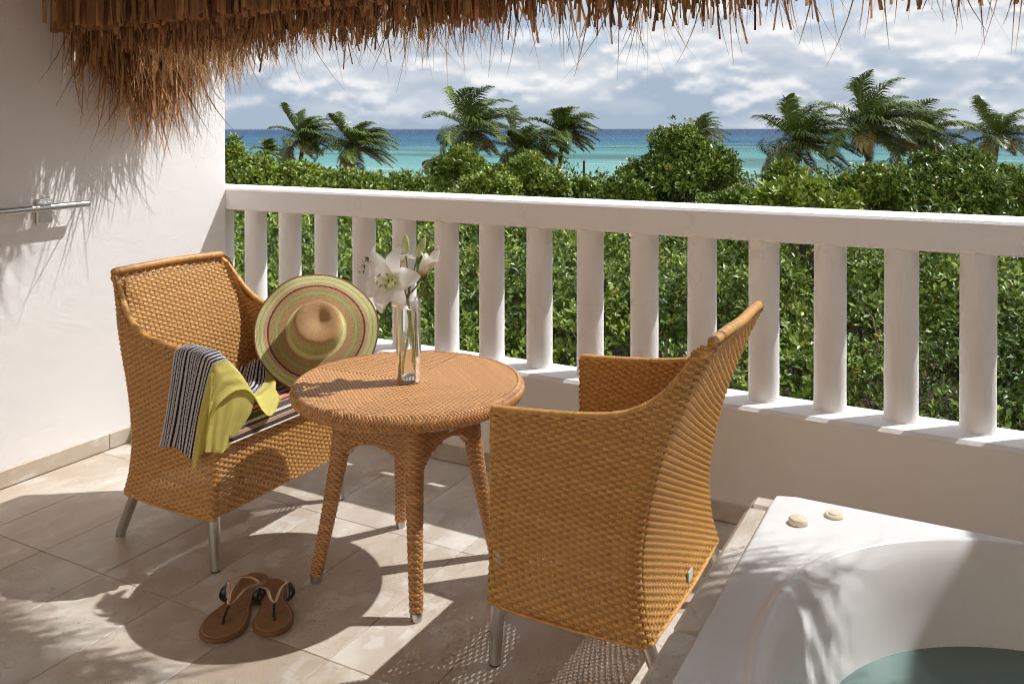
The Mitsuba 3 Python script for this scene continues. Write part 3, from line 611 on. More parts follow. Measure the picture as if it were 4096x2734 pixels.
    for d, ww, fd, fw in ((.030, -.292, .012, -.297), (.030, .292, .012, .297), (.355, -.270, .490, -.280), (.355, .270, .490, .280)):
        a = world(np.array(d), np.array(ww), np.array(.30)); b = world(np.array(fd), np.array(fw), np.array(.006)); lg = tube([a, a*.3+b*.7, b], [.0195, .0178, .0165], 20, up=(1, 0, 0))
        lk = add(k, 'leg', lg, 'aluminium', smooth=40); add(lk, 'foot_cap', tube([b + np.array([0, 0, .006]), b - np.array([0, 0, .005])], .0150, 16, up=(1, 0, 0)), 'dark_rubber')
    return k, world
mat('tag_cloth', [.42, .50, .45], .7, .2)
chairA, wA = chair('wicker_armchair', 'honey wicker armchair by the white wall holding the sun hat and scarf', 1.236, -.893, 1, 3, HONEY)
chairB, wB = chair('wicker_armchair', 'honey wicker armchair seen from behind beside the bathtub, seat empty', 2.218, -.882, -1, 4, HONEY*np.array([.97, .98, .92]))

add(chairB, 'label_tag', box(2.6565, 2.6600, -.892, -.856, .186, .214, .0008), 'tag_cloth')
# ------------------------------------------------------------------ round table
tb = thing('round_table', 'round brown wicker table with four splayed legs between the two armchairs', 'table')
TC_ = np.array([1.752, -.887]); ZT, RT = .600, .358
w = Weave(); rp, sp = .0108, .0105
for q in range(4):
    a = math.radians(45 + 90*q + 5); bis = np.array([math.cos(a), math.sin(a)]); tan = np.array([-bis[1], bis[0]])
    for i, r in enumerate(np.arange(rp/2, RT-.004, rp)):
        half = min(r, math.sqrt(max(0, (RT-.006)**2 - r*r)))
        if half < .004: continue
        n = int(2*half/sp*5)+3; s = np.linspace(-half, half, n)
        xy = TC_ + bis*r + s[:, None]*tan; P = np.c_[xy, ZT + .0009*np.cos(np.pi*s/sp + np.pi*i) - .0006*np.clip((r-.3)/.06, 0, 1)]
        w.put(*ribbons(P[None], np.tile([0, 0, 1.0], (1, n, 1)), np.tile(np.r_[bis*rp*.50, 0], (1, n, 1)), .0008, 40+q*60+i, TEAK*1.12, .05))
scene[f'{tb}__tabletop'] = w.entry()
add(tb, 'core', lathe([(.0001, ZT-.003), (RT-.006, ZT-.004), (RT+.002, ZT-.016), (RT-.002, ZT-.036), (RT-.02, ZT-.047), (.0001, ZT-.047)], 80, (*TC_, 0)), 'thatch_solid', smooth=40)
# braided rim
w = Weave(); nb = 204
sph = trimesh.creation.icosphere(1); sv, sf = np.array(sph.vertices), np.array(sph.faces); gg = np.random.default_rng(8)
for rowi in range(4):
    ang = np.radians([58, 18, -22, -62][rowi])
    for i in range(nb):
        th = 2*np.pi*(i + .5*(rowi % 2))/nb; er = np.array([math.cos(th), math.sin(th), 0]); et = np.array([-er[1], er[0], 0])
        nrm = er*math.cos(ang) + np.array([0, 0, math.sin(ang)]); bt_ = -er*math.sin(ang) + np.array([0, 0, math.cos(ang)])
        sg = 1 if rowi % 2 else -1; ax = bt_*.80 + et*.60*sg; ax /= np.linalg.norm(ax); cr = np.cross(nrm, ax)
        c = np.r_[TC_, ZT-.0225] + er*(RT-.018) + nrm*.0225
        V = c + sv[:, :1]*ax*.0122 + sv[:, 1:2]*cr*.0052 + sv[:, 2:]*nrm*.0042
        w.put(V, sf, np.tile(TEAK*np.clip(gg.normal(1, .12), .6, 1.4), (len(V), 1)))
scene[f'{tb}__braided_rim'] = w.entry(); labels[f'{tb}__braided_rim'] = {'kind': 'stuff'}
def wrapped(path_pts, rad, pitch, nst, seed, tone):
    """Strands woven round a post."""
    c = spline(path_pts, 200); L = np.linalg.norm(np.diff(c, axis=0), axis=1).sum(); R = int(L/pitch); n = nst*5+1
    s = (np.arange(R)+.5)/R; C = np.stack([np.interp(s, np.linspace(0, 1, 200), c[:, j]) for j in range(3)], 1); t, a, b = frames(C, (1, 0.2, 0))
    rd = np.interp(s, np.linspace(0, 1, len(rad)), rad); an = np.linspace(0, 2*np.pi, n); k = np.arange(R)
    N = np.cos(an)[None, :, None]*a[:, None] + np.sin(an)[None, :, None]*b[:, None]
    wav = np.cos(an[None]*nst/2*1.0 + np.pi*k[:, None])
    P = C[:, None] + N*(rd[:, None] + .0020*np.tanh(1.6*wav))[:, :, None]
    return ribbons(P, N, np.broadcast_to((t*pitch*.52)[:, None], P.shape), .0010, seed, tone, .10)
foot = [(1.936, -1.112), (1.546, -1.089), (1.556, -.664), (1.946, -.687)]
for i, (fx, fy) in enumerate(foot):
    v = np.array([fx, fy]) - TC_; tx, ty = TC_ + v*.68; w = Weave()
    pts = [(tx, ty, .553), (TC_[0]+v[0]*.735, TC_[1]+v[1]*.735, .42), (TC_[0]+v[0]*.87, TC_[1]+v[1]*.87, .2), (fx, fy, .024)]
    w.put(*wrapped(pts, [.034, .030, .0255, .0225, .0205, .0185], .0088, 12, 60+i, TEAK*.95)); inner = tube(spline(pts, 20), np.interp(np.linspace(0, 1, 20), np.linspace(0, 1, 6), [.032, .028, .0235, .0205, .0185, .0165]), 12); w.mesh(inner, TEAK*.45)
    k = key_for(f'{tb}__leg'); scene[k] = w.entry()
    add(k, 'foot_cap', lathe([(.0001, .0), (.0160, .0), (.0168, .003), (.0168, .011), (.0178, .012), (.0178, .025), (.0001, .025)], 28, (fx, fy, 0)), 'steel')
for i in range(4):
    a, b = np.array(foot[i]), np.array(foot[(i+1) % 4]); va, vb = a-TC_, b-TC_; w = Weave(); A0, B0 = TC_+va*.70, TC_+vb*.70
    e = B0-A0; L = np.linalg.norm(e); e /= L; out = np.array([e[1], -e[0]]); out *= np.sign(out @ (A0-TC_ + B0-TC_)); pitch, st = .0088, .0105
    def low(x): return .447 - .062*np.abs(2*x/L-1)**2.4
    for sgn in (1, -1):
        for r, z in enumerate(np.arange(.374, .555, pitch)):
            xs = np.linspace(0, L, int(L/st*5)); ok = low(xs) <= z + .001
            for part in (xs < L/2, xs >= L/2) if z < .447 else (xs >= 0,):
                x = xs[part & ok]
                if len(x) < 4: continue
                off = .017 + (.555-z)*.06; P = np.c_[A0 + e*x[:, None] + out*(off*sgn + sgn*.0019*np.tanh(1.6*np.cos(np.pi*x/st + np.pi*r)))[:, None], np.full(len(x), z)]
                w.put(*ribbons(P[None], np.tile(np.r_[out*sgn, 0], (1, len(x), 1)), np.tile([0, 0, pitch*.52], (1, len(x), 1)), .001, 300+r+i*40, TEAK*.93))
    xs = np.linspace(0, L, 40); col = [np.c_[A0 + e*xs[:, None] + out*o, np.clip(z, 0, .556)] for o, z in ((.014, 0*xs+.556), (.016, low(xs)), (-.016, low(xs)), (-.014, 0*xs+.556))]
    w.mesh(surf(np.array(col)), TEAK*.5)
    ed = tube(np.c_[A0 + e*xs[:, None], low(xs)], .0185*np.ones(40), 8, squash=.45); w.mesh(ed, TEAK*.9)
    scene[key_for(f'{tb}__apron')] = w.entry()
# little blank metal tag on the apron facing the bathtub
tx = TC_ + (np.array(foot[0])-TC_)*.70; ty = TC_ + (np.array(foot[3])-TC_)*.70; mid = tx*.45 + ty*.55
add(tb, 'maker_plate', rot([0, 1, 0], 0, box(mid[0]+.0225, mid[0]+.0245, mid[1]-.018, mid[1]+.018, .497, .513, .0008).vertices) if False else box(mid[0]+.0235, mid[0]+.0265, mid[1]-.018, mid[1]+.018, .462, .478, .0008), 'steel')

# ------------------------------------------------------------------ seat cushion
def stripes(x, cols, edges):
    c = mi.Color3f(cols[0])
    for e, k in zip(edges, cols[1:]): c = mix(c, k, smoothstep(e-.0007, e+.0007, x))
    return c
MAR, WH, TAN, TAU = [.25, .045, .04], [.60, .56, .50], [.45, .25, .14], [.105, .075, .06]
def cushion_col(p, n, uv):
    x = uv.x - dr.floor(uv.x/.134)*.134
    c = stripes(x, [TAU, WH, TAN, WH, TAU, WH, TAN, WH, MAR, WH, TAN, WH, MAR, WH, TAU], [.018, .0205, .031, .0335, .056, .0582, .068, .0703, .090, .0928, .104, .1064, .122, .1248])
    return c*(.86 + .28*noise(p.x*900, p.y*900, p.z*900))
mat('cushion_fabric', proc(cushion_col), .9, .15, sheen=.3)
def cushion_mesh():
    x0, x1, y0, y1, z0, z1 = .835, 1.262, -1.165, -.621, .402, .447
    nx, ny = 46, 46; prof = []
    u = np.linspace(-1, 1, nx); v = np.linspace(-1, 1, ny); U, Vv = np.meshgrid(u, v, indexing='ij')
    sq = lambda t, r: np.sign(t)*(1-(1-np.abs(t))**1.0)
    X = (x0+x1)/2 + (x1-x0)/2*U; Y = (y0+y1)/2 + (y1-y0)/2*Vv
    puff = .020*(1-np.abs(U)**4)*(1-np.abs(Vv)**4) + .003*(meshkit.noise(np.stack([X*14, Y*14, 0*X], -1))-.5)*(1-np.abs(U)**6)
    top = np.stack([X, Y, z1 + puff], -1); bot = np.stack([X, Y, z0 - .004*(1-np.abs(U)**4)], -1)
    ms = surf(top), surf(bot[::-1])
    per = np.concatenate([np.stack([U[:, 0]*0+0, np.arange(nx)], 1)])
    ring = np.r_[[(i, 0) for i in range(nx)], [(nx-1, j) for j in range(1, ny)], [(i, ny-1) for i in range(nx-2, -1, -1)], [(0, j) for j in range(ny-2, 0, -1)]].astype(int)
    A, Bm = top[ring[:, 0], ring[:, 1]], bot[ring[:, 0], ring[:, 1]]
    c0 = np.array([(x0+x1)/2, (y0+y1)/2, 0]); od = (A-c0)/np.array([(x1-x0)/2, (y1-y0)/2, 1]); od[:, 2] = 0; od = np.sign(od)*(np.abs(od) > .985)
    P = np.stack([A*(1-t) + Bm*t + od*.007*math.sin(math.pi*t) for t in np.linspace(0, 1, 8)])
    side = surf(P, wrap_m=True)
    uv_top = np.stack([X.ravel()-x0, Y.ravel()], 1); uv_side = np.repeat(.0 + np.linspace(.0, .062, 8), P.shape[1])
    v = np.vstack([ms[0].vertices, ms[1].vertices, side.vertices]); f = np.vstack([ms[0].faces, ms[1].faces+nx*ny, side.faces+2*nx*ny])
    uv = np.vstack([uv_top, uv_top, np.stack([uv_side, 0*uv_side], 1)])
    pipe = tube(np.vstack([A, A[:1]]) + od[np.r_[0:len(od), 0]]*.002, .0032, 8, caps=False); pb = tube(np.vstack([Bm, Bm[:1]]), .0032, 8, caps=False)
    return tm(v, f), uv, cat([pipe, pb])
cm, cuv, cp = cushion_mesh()
cu = thing('seat_cushion', 'striped maroon brown and white seat cushion on the armchair by the wall', 'cushion')
add(cu, 'cover', cm, 'cushion_fabric', smooth=True, uv=cuv)
mat('piping', [.68, .65, .60], .8, .2); add(cu, 'piping', cp, 'piping', smooth=True)

# ------------------------------------------------------------------ sun hat
def hat_col(p, n, uv):
    r = uv.x; s = fbm(uv.y*160, r*180, 0, 2)
    straw = mix([.55, .35, .17], [.40, .235, .105], noise(uv.y*220, r*90)); yel = mix([.70, .64, .27], [.63, .58, .30], noise(uv.y*200, r*60)); grn = [.27, .50, .17]; brn = [.13, .068, .038]; pk = [.62, .40, .24]
    c = mi.Color3f(straw)
    def band(c, a, b, k): return mix(c, k, smoothstep(a-.009, a+.009, r + .012*(s-.5))*(1-smoothstep(b-.009, b+.009, r + .012*(s-.5))))
    c = band(c, .622, .655, grn); c = band(c, .755, .790, brn); c = band(c, .785, .835, pk); c = band(c, .835, .984, yel); c = band(c, .896, .910, grn); c = band(c, .972, 1.1, [.20, .095, .05])
    c = band(c, .425, .485, yel); c = band(c, .386, .394, grn); c = band(c, .408, .415, grn)
    return c*(.90 + .2*s)
def hat_h(p, n, uv): return dr.abs(dr.sin(uv.x*3.14159*46)) + .25*noise(uv.y*240, uv.x*90)
mat('hat_straw', proc(hat_col), .75, .25, bump=(hat_h, .0020), eps=4e-4)
def hat_mesh(center, nrm, R):
    nrm = np.array(nrm)/np.linalg.norm(nrm); up = np.array([0, 0, 1.0]) - nrm*nrm[2]; up /= np.linalg.norm(up); rt = np.cross(up, nrm)
    prof = [(0.0, .098), (.06, .0975), (.14, .099), (.22, .101), (.31, .100), (.352, .0945), (.378, .082), (.392, .064), (.402, .044), (.413, .024), (.425, .011), (.440, .005), (.46, .003)] + [(r, .002) for r in np.linspace(.49, 1, 34)]
    n = 120; th = np.linspace(0, 2*np.pi, n, endpoint=False); P = []
    for r, h in prof:
        b = np.clip((r-.46)/.54, 0, 1)
        wob = b**1.5*(.016*np.sin(2*th + .6) + .013*np.sin(3*th + 2.2) + .004*np.sin(7*th)) - .012*b**2
        cr = np.clip(1-r/.34, 0, 1)
        dent = -.024*np.exp(-((r*np.cos(th)-.06)**2/.016 + (r*np.sin(th)-.07)**2/.030))*(r < .375)
        rad = R*r*(1 + .010*np.sin(3*th+1)*b)
        if r < .42: rad = R*r*(1.0 if r > .33 else 1.0)
        rad = np.broadcast_to(rad, th.shape)[:, None]; P.append(center + rad*(np.cos(th)[:, None]*rt*1.0 + np.sin(th)[:, None]*up) + (h + wob + dent)[:, None]*nrm)
    P = np.array(P); uv = np.stack(np.broadcast_arrays(np.array([p[0] for p in prof])[:, None], th[None]/(2*np.pi)), -1).reshape(-1, 2)
    # the crown widens from tip to base
    m = surf(P, wrap_m=True); return m, uv
HC, HN, HR = np.array([1.191, -.681, .652]), (.60, -.64, .52), .226
hm, huv = hat_mesh(HC, HN, HR)
hat = thing('sun_hat', 'wide straw sun hat with green yellow and brown bands leaning in the armchair', 'hat')
add(hat, 'straw', hm, 'hat_straw', smooth=True, uv=huv)
# ------------------------------------------------------------------ scarf over the arm of the armchair by the wall
def scarf_col(p, n, uv):
    s = uv.x; st = smoothstep(.52, .60, dr.abs(dr.sin(s*3.14159*31)) )
    st = smoothstep(.47, .53, (s*24) - dr.floor(s*24))*(1-smoothstep(.93, .99, (s*24) - dr.floor(s*24)))
    c = mix([.66, .64, .66], [.030, .026, .034], st)
    y = mix([.71, .62, .17], [.61, .535, .16], noise(uv.x*60, uv.y*9))
    c = mix(c, y, smoothstep(.636, .642, s))
    return c*(.93 + .14*noise(p.x*700, p.y*700, p.z*700))
scene['scarf_cloth'] = {'type': 'principledthin', 'base_color': proc(scarf_col), 'roughness': .8, 'spec_trans': 0.0, 'diff_trans': .45, 'eta': 1.3}
def fold(P, amp, fr, ph, seed, wgt):
    du, dv = np.gradient(P, axis=0), np.gradient(P, axis=1); nn = np.cross(du, dv); nn /= np.linalg.norm(nn, axis=2, keepdims=True)+1e-12
    i, j = np.meshgrid(np.linspace(0, 1, P.shape[0]), np.linspace(0, 1, P.shape[1]), indexing='ij')
    f = np.sin(j*fr + ph + 1.1*np.sin(i*2.4)) + .5*np.sin(j*fr*2.3 + ph*2 - i*2) + .6*(meshkit.fbm(np.stack([i*2.5, j*7, 0*i+seed], -1), 3, seed)-.5)
    return P + nn*(amp*f*wgt(i, j))[:, :, None]
# rows: hem hanging outside, up over the arm, down inside; columns: from the back towards the front corner
net = [[(1.018, -1.243, .371), (1.050, -1.240, .372), (1.083, -1.238, .378), (1.118, -1.240, .380), (1.150, -1.243, .386), (1.176, -1.247, .368), (1.200, -1.250, .338), (1.222, -1.251, .372), (1.240, -1.250, .405)],
       [(1.036, -1.238, .450), (1.068, -1.238, .452), (1.100, -1.234, .455), (1.132, -1.240, .458), (1.164, -1.238, .460), (1.195, -1.246, .455), (1.216, -1.250, .448), (1.237, -1.252, .452), (1.258, -1.246, .460)],
       [(1.058, -1.230, .580), (1.090, -1.230, .582), (1.123, -1.228, .584), (1.155, -1.230, .584), (1.187, -1.230, .582), (1.219, -1.235, .572), (1.238, -1.240, .562), (1.258, -1.238, .554), (1.274, -1.222, .545)],
       [(1.074, -1.219, .688), (1.107, -1.219, .691), (1.141, -1.218, .692), (1.176, -1.218, .690), (1.210, -1.216, .684), (1.241, -1.213, .666), (1.264, -1.208, .638), (1.280, -1.192, .606), (1.290, -1.165, .575)],
       [(1.084, -1.183, .698), (1.117, -1.183, .700), (1.150, -1.182, .700), (1.184, -1.181, .697), (1.217, -1.180, .690), (1.248, -1.178, .671), (1.271, -1.172, .642), (1.286, -1.157, .606), (1.295, -1.130, .568)],
       [(1.088, -1.146, .676), (1.120, -1.145, .676), (1.153, -1.144, .674), (1.186, -1.142, .668), (1.219, -1.140, .660), (1.250, -1.135, .640), (1.274, -1.126, .608), (1.289, -1.110, .572), (1.298, -1.094, .535)],
       [(1.072, -1.120, .575), (1.104, -1.114, .572), (1.137, -1.107, .568), (1.168, -1.099, .563), (1.200, -1.092, .556), (1.232, -1.082, .545), (1.260, -1.070, .528), (1.282, -1.062, .505), (1.298, -1.062, .482)],
       [(1.020, -1.060, .490), (1.052, -1.046, .488), (1.086, -1.030, .487), (1.116, -1.018, .486), (1.146, -1.005, .490), (1.182, -.994, .498), (1.222, -.990, .500), (1.262, -.998, .482), (1.292, -1.018, .452)],
       [(.975, -.985, .478), (1.005, -.965, .480), (1.040, -.945, .484), (1.072, -.928, .490), (1.104, -.912, .498), (1.138, -.898, .504), (1.176, -.890, .500), (1.216, -.905, .484), (1.252, -.930, .474)],
       [(.935, -.925, .476), (.962, -.900, .490), (.992, -.876, .505), (1.020, -.858, .515), (1.048, -.842, .520), (1.080, -.828, .520), (1.112, -.826, .505), (1.140, -.846, .486), (1.165, -.870, .475)],
       [(.905, -.870, .476), (.925, -.842, .500), (.950, -.816, .520), (.975, -.798, .535), (1.000, -.786, .545), (1.026, -.776, .545), (1.050, -.776, .525), (1.070, -.792, .500), (1.085, -.812, .478)]]
P = bez(net, 150, 170)
P = fold(P, .0075, 21, .6, 3, lambda i, j: np.clip(1.25-i*2.6, .12, 1)*(1-.0*j) + .7*np.clip((i-.62)/.2, 0, 1))
j = np.linspace(0, 1, 170); i = np.linspace(0, 1, 150)
P[:18, :, 2] += (.008*np.sin(j*9)*(1-np.arange(18)/18)[:, None])
uv = np.stack(np.broadcast_arrays(j[None], i[:, None]), -1).reshape(-1, 2); full = surf(P); cut = int(.64*170)
sc = thing('striped_scarf', 'black and white striped scarf with yellow end draped over the armchair arm', 'scarf')
def sub(a, b):
    Q = P[:, a:b]; return surf(Q), uv.reshape(150, 170, 2)[:, a:b].reshape(-1, 2)
m, u_ = sub(0, cut+1); add(sc, 'striped_panel', m, 'scarf_cloth', smooth=True, uv=u_)
m, u_ = sub(cut, 170); add(sc, 'yellow_end', m, 'scarf_cloth', smooth=True, uv=u_)
# the loose yellow corner hanging down before the front panel
net2 = [[(1.250, -1.228, .640), (1.272, -1.190, .630), (1.284, -1.140, .590), (1.290, -1.085, .530)],
        [(1.254, -1.238, .560), (1.268, -1.205, .550), (1.278, -1.160, .525), (1.290, -1.100, .490)],
        [(1.250, -1.246, .480), (1.262, -1.215, .468), (1.268, -1.180, .450), (1.278, -1.135, .440)],
        [(1.246, -1.248, .425), (1.258, -1.222, .408), (1.262, -1.195, .398), (1.265, -1.160, .405)],
        [(1.243, -1.250, .405), (1.256, -1.226, .392), (1.260, -1.200, .386), (1.262, -1.166, .392)]]
Q = fold(bez(net2, 60, 60), .004, 9, 1.0, 6, lambda i, j: .3 + .7*i)
uu = np.stack(np.broadcast_arrays(.68 + .3*np.linspace(0, 1, 60)[None], np.linspace(0, 1, 60)[:, None]), -1).reshape(-1, 2)
add(sc, 'yellow_corner', surf(Q), 'scarf_cloth', smooth=True, uv=uu)

# ------------------------------------------------------------------ vase and lilies
VX, VY, VZ = 1.762, -.902, .6022
scene['glass'] = {'type': 'dielectric', 'int_ior': 1.5}
scene['water_in'] = {'type': 'dielectric', 'int_ior': 1.33}
va = thing('glass_vase', 'clear cylindrical glass vase half full of water on the round table', 'vase')
ro, ri, zh = .0385, .0362, .257
outer = [(.0001, 0), (ro-.003, 0), (ro, .003), (ro, zh-.001), ((ro+ri)/2, zh+.0008), (ri, zh-.001), (ri, .011), (ri-.004, .0085), (.0001, .008)]
add(va, 'glass', lathe([(r, z+VZ) for r, z in outer], 64, (VX, VY, 0)), 'glass', smooth=40)
zwv = .147
single('vase_water', lathe([(.0001, VZ+.0084), (ri-.0044, VZ+.0090), (ri-.0003, VZ+.0115), (ri-.0003, VZ+zwv+.0012), (ri-.0022, VZ+zwv), (.0001, VZ+zwv)], 64, (VX, VY, 0)), 'water_in', 'clear water in the lower half of the glass vase', 'water', smooth=40)
# directions seen from the terrace: to the right and towards the viewer
ER, EV, EZ = np.array([.878, .479, 0]), np.array([.479, -.878, 0]), np.array([0, 0, 1.0]); V0 = np.array([VX, VY, VZ])
def at(r, z, v=0.0): return V0 + ER*r + EV*v + EZ*(z - .042*min(1.0, max(0.0, (z-.25)/.06)))
def petal_col(base, mid):
    def f(p, n, uv):
        v = uv.x; c = mix(base, [.90, .89, .85], smoothstep(.02, .30, v)); c = mix(c, mid, smoothstep(.55, 1.0, v)*.5)
        rib = 1 - smoothstep(.0, .10, dr.abs(uv.y-.5)); c = mix(c, [.62, .68, .34], .40*rib*(1-smoothstep(.1, .7, v)))
        return c*(.95 + .08*noise(uv.y*60, v*4))
    return f
def thin(name, col, dt=.5): scene[name] = {'type': 'principledthin', 'base_color': proc(col) if callable(col) else rgb(col), 'roughness': .5, 'spec_trans': 0.0, 'diff_trans': dt, 'eta': 1.35}
thin('white_petal', petal_col([.55, .62, .20], [.86, .83, .80])); thin('cream_petal', petal_col([.60, .50, .22], [.80, .70, .52])); thin('bud_green', lambda p, n, uv: mix([.50, .56, .24], [.66, .66, .40], smoothstep(.2, .9, noise(uv.y*9, uv.x*2))), .3)
thin('wilted_petal', petal_col([.62, .46, .20], [.78, .64, .44]), .45)
mat('stem_green', proc(lambda p, n, uv: mix([.42, .48, .13], [.17, .14, .07], smoothstep(.76, .90, p.z + .03*noise(p.x*60, p.y*60, p.z*20)))), .5, .3); mat('lily_leaf', [.07, .14, .03], .45, .4); mat('anther', [.10, .035, .018], .8, .1); mat('filament', [.72, .74, .55], .5, .3)
def petal(c, d, nrm, L, W, curl, cup=.25, back=0.0, n=18, m=9):
    """c base, d direction, nrm the side it faces; curl bends the tip away from nrm."""
    d = np.array(d, float); d /= np.linalg.norm(d); nrm = np.array(nrm, float); nrm -= d*(nrm @ d); nrm /= np.linalg.norm(nrm)+1e-9; s = np.cross(d, nrm)
    t = np.linspace(0, 1, n); w = W*np.sin(np.pi*np.clip(.06 + .94*t, 0, 1)**.85)**.62; w[-1] = W*.03
    x = L*t; ang = curl*t**2.2; px = np.cumsum(np.cos(ang))*L/n; pz = -np.cumsum(np.sin(ang))*L/n + .18*L*np.sin(np.pi*np.clip(t, 0, 1))*(.6)
    q = np.linspace(-1, 1, m)
    P = c + px[:, None, None]*d + (pz[:, None] + cup*w[:, None]*(q**2)[None] + .05*w[:, None]*np.cos(q*np.pi)[None] + .10*w[:, None]*np.sin(11*t)[:, None]*np.abs(q)[None]**2)[:, :, None]*nrm + (w[:, None]*q[None])[:, :, None]*s
    uv = np.stack(np.broadcast_arrays(t[:, None], (q*.5+.5)[None]), -1).reshape(-1, 2)
    return surf(P), uv
def flower(parent, c, axis, petals, matn, L, W, stam=True, seed=0):
    """petals: (angle in degrees about the axis, opening in degrees, length factor, curl)"""
    g = np.random.default_rng(seed); axis = np.array(axis, float); axis /= np.linalg.norm(axis)
    u = EZ - axis*axis[2]; u /= np.linalg.norm(u); v = np.cross(u, axis)
    for a, op, lf, cu in petals:
        a, op = math.radians(a), math.radians(op); rad = u*math.cos(a) + v*math.sin(a); d = axis*math.cos(op) + rad*math.sin(op); nm = axis*math.sin(op) - rad*math.cos(op)
        m, q = petal(c + rad*.004, d, nm, L*lf, W*g.uniform(.9, 1.1), cu); add(parent, 'petal', m, matn, smooth=True, uv=q)
    if stam:
        fil, an = [], []
        for i in range(6):
            a = math.radians(60*i + 20 + g.uniform(-12, 12)); rad = u*math.cos(a) + v*math.sin(a); e = c + axis*.062 + rad*.022 + g.normal(0, .003, 3) - EZ*.004
            fil.append(tube(spline([c, c + axis*.034 + rad*.005, e], 7), .0009, 6)); t = np.cross(axis, rad) + g.normal(0, .3, 3); t /= np.linalg.norm(t); an.append(tube([e - t*.0075, e, e + t*.0075], [.0010, .0021, .0010], 6))
        pis = c + axis*.075 - EZ*.006; fil.append(tube(spline([c, c + axis*.045, pis], 7), [.0016]*6 + [.0030], 7))
        add(parent, 'filaments', cat(fil), 'filament', smooth=True); add(parent, 'anthers', cat(an), 'anther', smooth=True)
def bud(parent, base, d, L, W, matn, seed, opening=0.0, name='bud'):
    d = np.array(d, float); d /= np.linalg.norm(d); a = np.cross(d, [1, .3, .1]); a /= np.linalg.norm(a); b = np.cross(d, a); t = np.linspace(0, 1, 20); th = np.linspace(0, 2*np.pi, 36, endpoint=False)
    r = W*np.sin(np.pi*np.clip(.10 + .87*t**.88, 0, 1))**.75*(1 - .0*t); r[0] = W*.28; r[-1] = W*(.10 + opening)
    rr = r[:, None]*(1 + .11*np.cos(3*th)[None] + .04*np.cos(6*th)[None]); P = base + (t*L)[:, None, None]*d + rr[:, :, None]*(np.cos(th)[None, :, None]*a + np.sin(th)[None, :, None]*b)
    uv = np.stack(np.broadcast_arrays(t[:, None], th[None]/(2*np.pi)), -1).reshape(-1, 2); add(parent, name, surf(P, wrap_m=True), matn, smooth=True, uv=uv)
def stem(parent, pts, r0, r1, name='stem'):
    c = spline(pts, 40); r = np.linspace(r0, r1, 40)*(1 + .06*np.sin(np.arange(40)*1.3)); add(parent, name, tube(c, r, 10, up=(1, .1, 0)), 'stem_green', smooth=True)
def blade(parent, base, d, L, W, curl, nrm=(0, 0, 1)):
    m, q = petal(np.array(base), d, nrm, L, W, curl, cup=.3); add(parent, 'leaf', m, 'lily_leaf', smooth=True)
# one stem with the open white lily and its companions, one with the buds and a fading bloom
l1 = thing('lily_stem', 'white lily stem with a large open flower leaning left out of the vase', 'flower')
fork = at(-.010, .312, .0)
stem(l1, [at(-.024, .020, .004), at(-.012, .10, .004), at(.004, .19, .0), at(-.004, .255, .0), fork], .0052, .0046)
c1 = at(-.040, .360, .034); stem(l1, [fork, at(-.030, .335, .014), c1 - EV*.006], .0030, .0028, 'flower_stalk')
flower(l1, c1, EV*.80 - ER*.42 + EZ*.22, [(18, 62, 1.05, .3), (78+0, 74, .95, .5), (-42, 66, 1.10, .35), (140, 72, .75, .9), (-112, 82, 1.12, .8), (-158, 76, 1.02, 1.0)], 'white_petal', .108, .033, True, 1)
c2 = at(-.085, .392, -.030); stem(l1, [fork, at(-.040, .345, -.012), c2], .0028, .0024, 'flower_stalk')
flower(l1, c2, -ER*.85 + EV*.25 + EZ*.15, [(0, 55, .9, .6), (60, 60, .85, .9), (120, 62, .9, .8), (180, 60, .95, .9), (240, 58, .9, .7), (300, 55, .9, .5)], 'cream_petal', .090, .028, True, 2)
c3 = at(-.022, .300, -.022); stem(l1, [fork, at(-.016, .310, -.014), c3], .0026, .0022, 'flower_stalk')
flower(l1, c3, -EZ*.75 + EV*.25 - ER*.25, [(0, 50, .9, 1.1), (60, 52, .9, .8), (120, 50, 1.0, 1.3), (180, 52, .9, .8), (240, 48, .95, 1.0), (300, 50, .9, .9)], 'cream_petal', .085, .027, False, 3)
c4 = at(-.030, .405, -.020); stem(l1, [fork, at(-.020, .36, -.014), c4], .0026, .0022, 'flower_stalk')
flower(l1, c4, EZ*.8 - ER*.15 - EV*.3, [(0, 60, .7, .8), (90, 60, .7, .9), (180, 62, .7, 1.0), (270, 60, .7, .8)], 'cream_petal', .075, .026, False, 4)
blade(l1, at(-.090, .405, .0), -ER*.9 + EZ*.5, .055, .008, .2, EV); blade(l1, at(-.052, .325, .02), -EZ*1 - ER*.1, .050, .008, .1, EV)
l2 = thing('lily_stem', 'lily stem with closed green buds and a fading cream bloom', 'flower')
f2 = at(.000, .315, -.006)
stem(l2, [at(.026, .030, -.006), at(.016, .12, -.004), at(.002, .20, -.002), at(-.002, .26, -.004), f2], .0056, .0044)
b1 = at(-.010, .440, -.012); stem(l2, [f2, at(-.004, .38, -.012), b1], .0024, .0022, 'flower_stalk'); bud(l2, b1, EZ + ER*.01, .060, .0125, 'bud_green', 1)
b2 = at(.028, .430, -.004); stem(l2, [f2, at(.016, .385, -.006), b2], .0026, .0024, 'flower_stalk'); bud(l2, b2, EZ + ER*.40, .068, .0125, 'bud_green', 2)
b3 = at(.040, .372, .010); stem(l2, [f2, at(.022, .335, .006), b3], .0028, .0026, 'flower_stalk')
flower(l2, b3, EZ + ER*.42 + EV*.05, [(0, 15, 1, .35), (60, 16, .95, .45), (120, 15, 1, .4), (180, 16, 1, .5), (240, 14, .97, .4), (300, 15, 1, .35)], 'wilted_petal', .080, .017, False, 5)
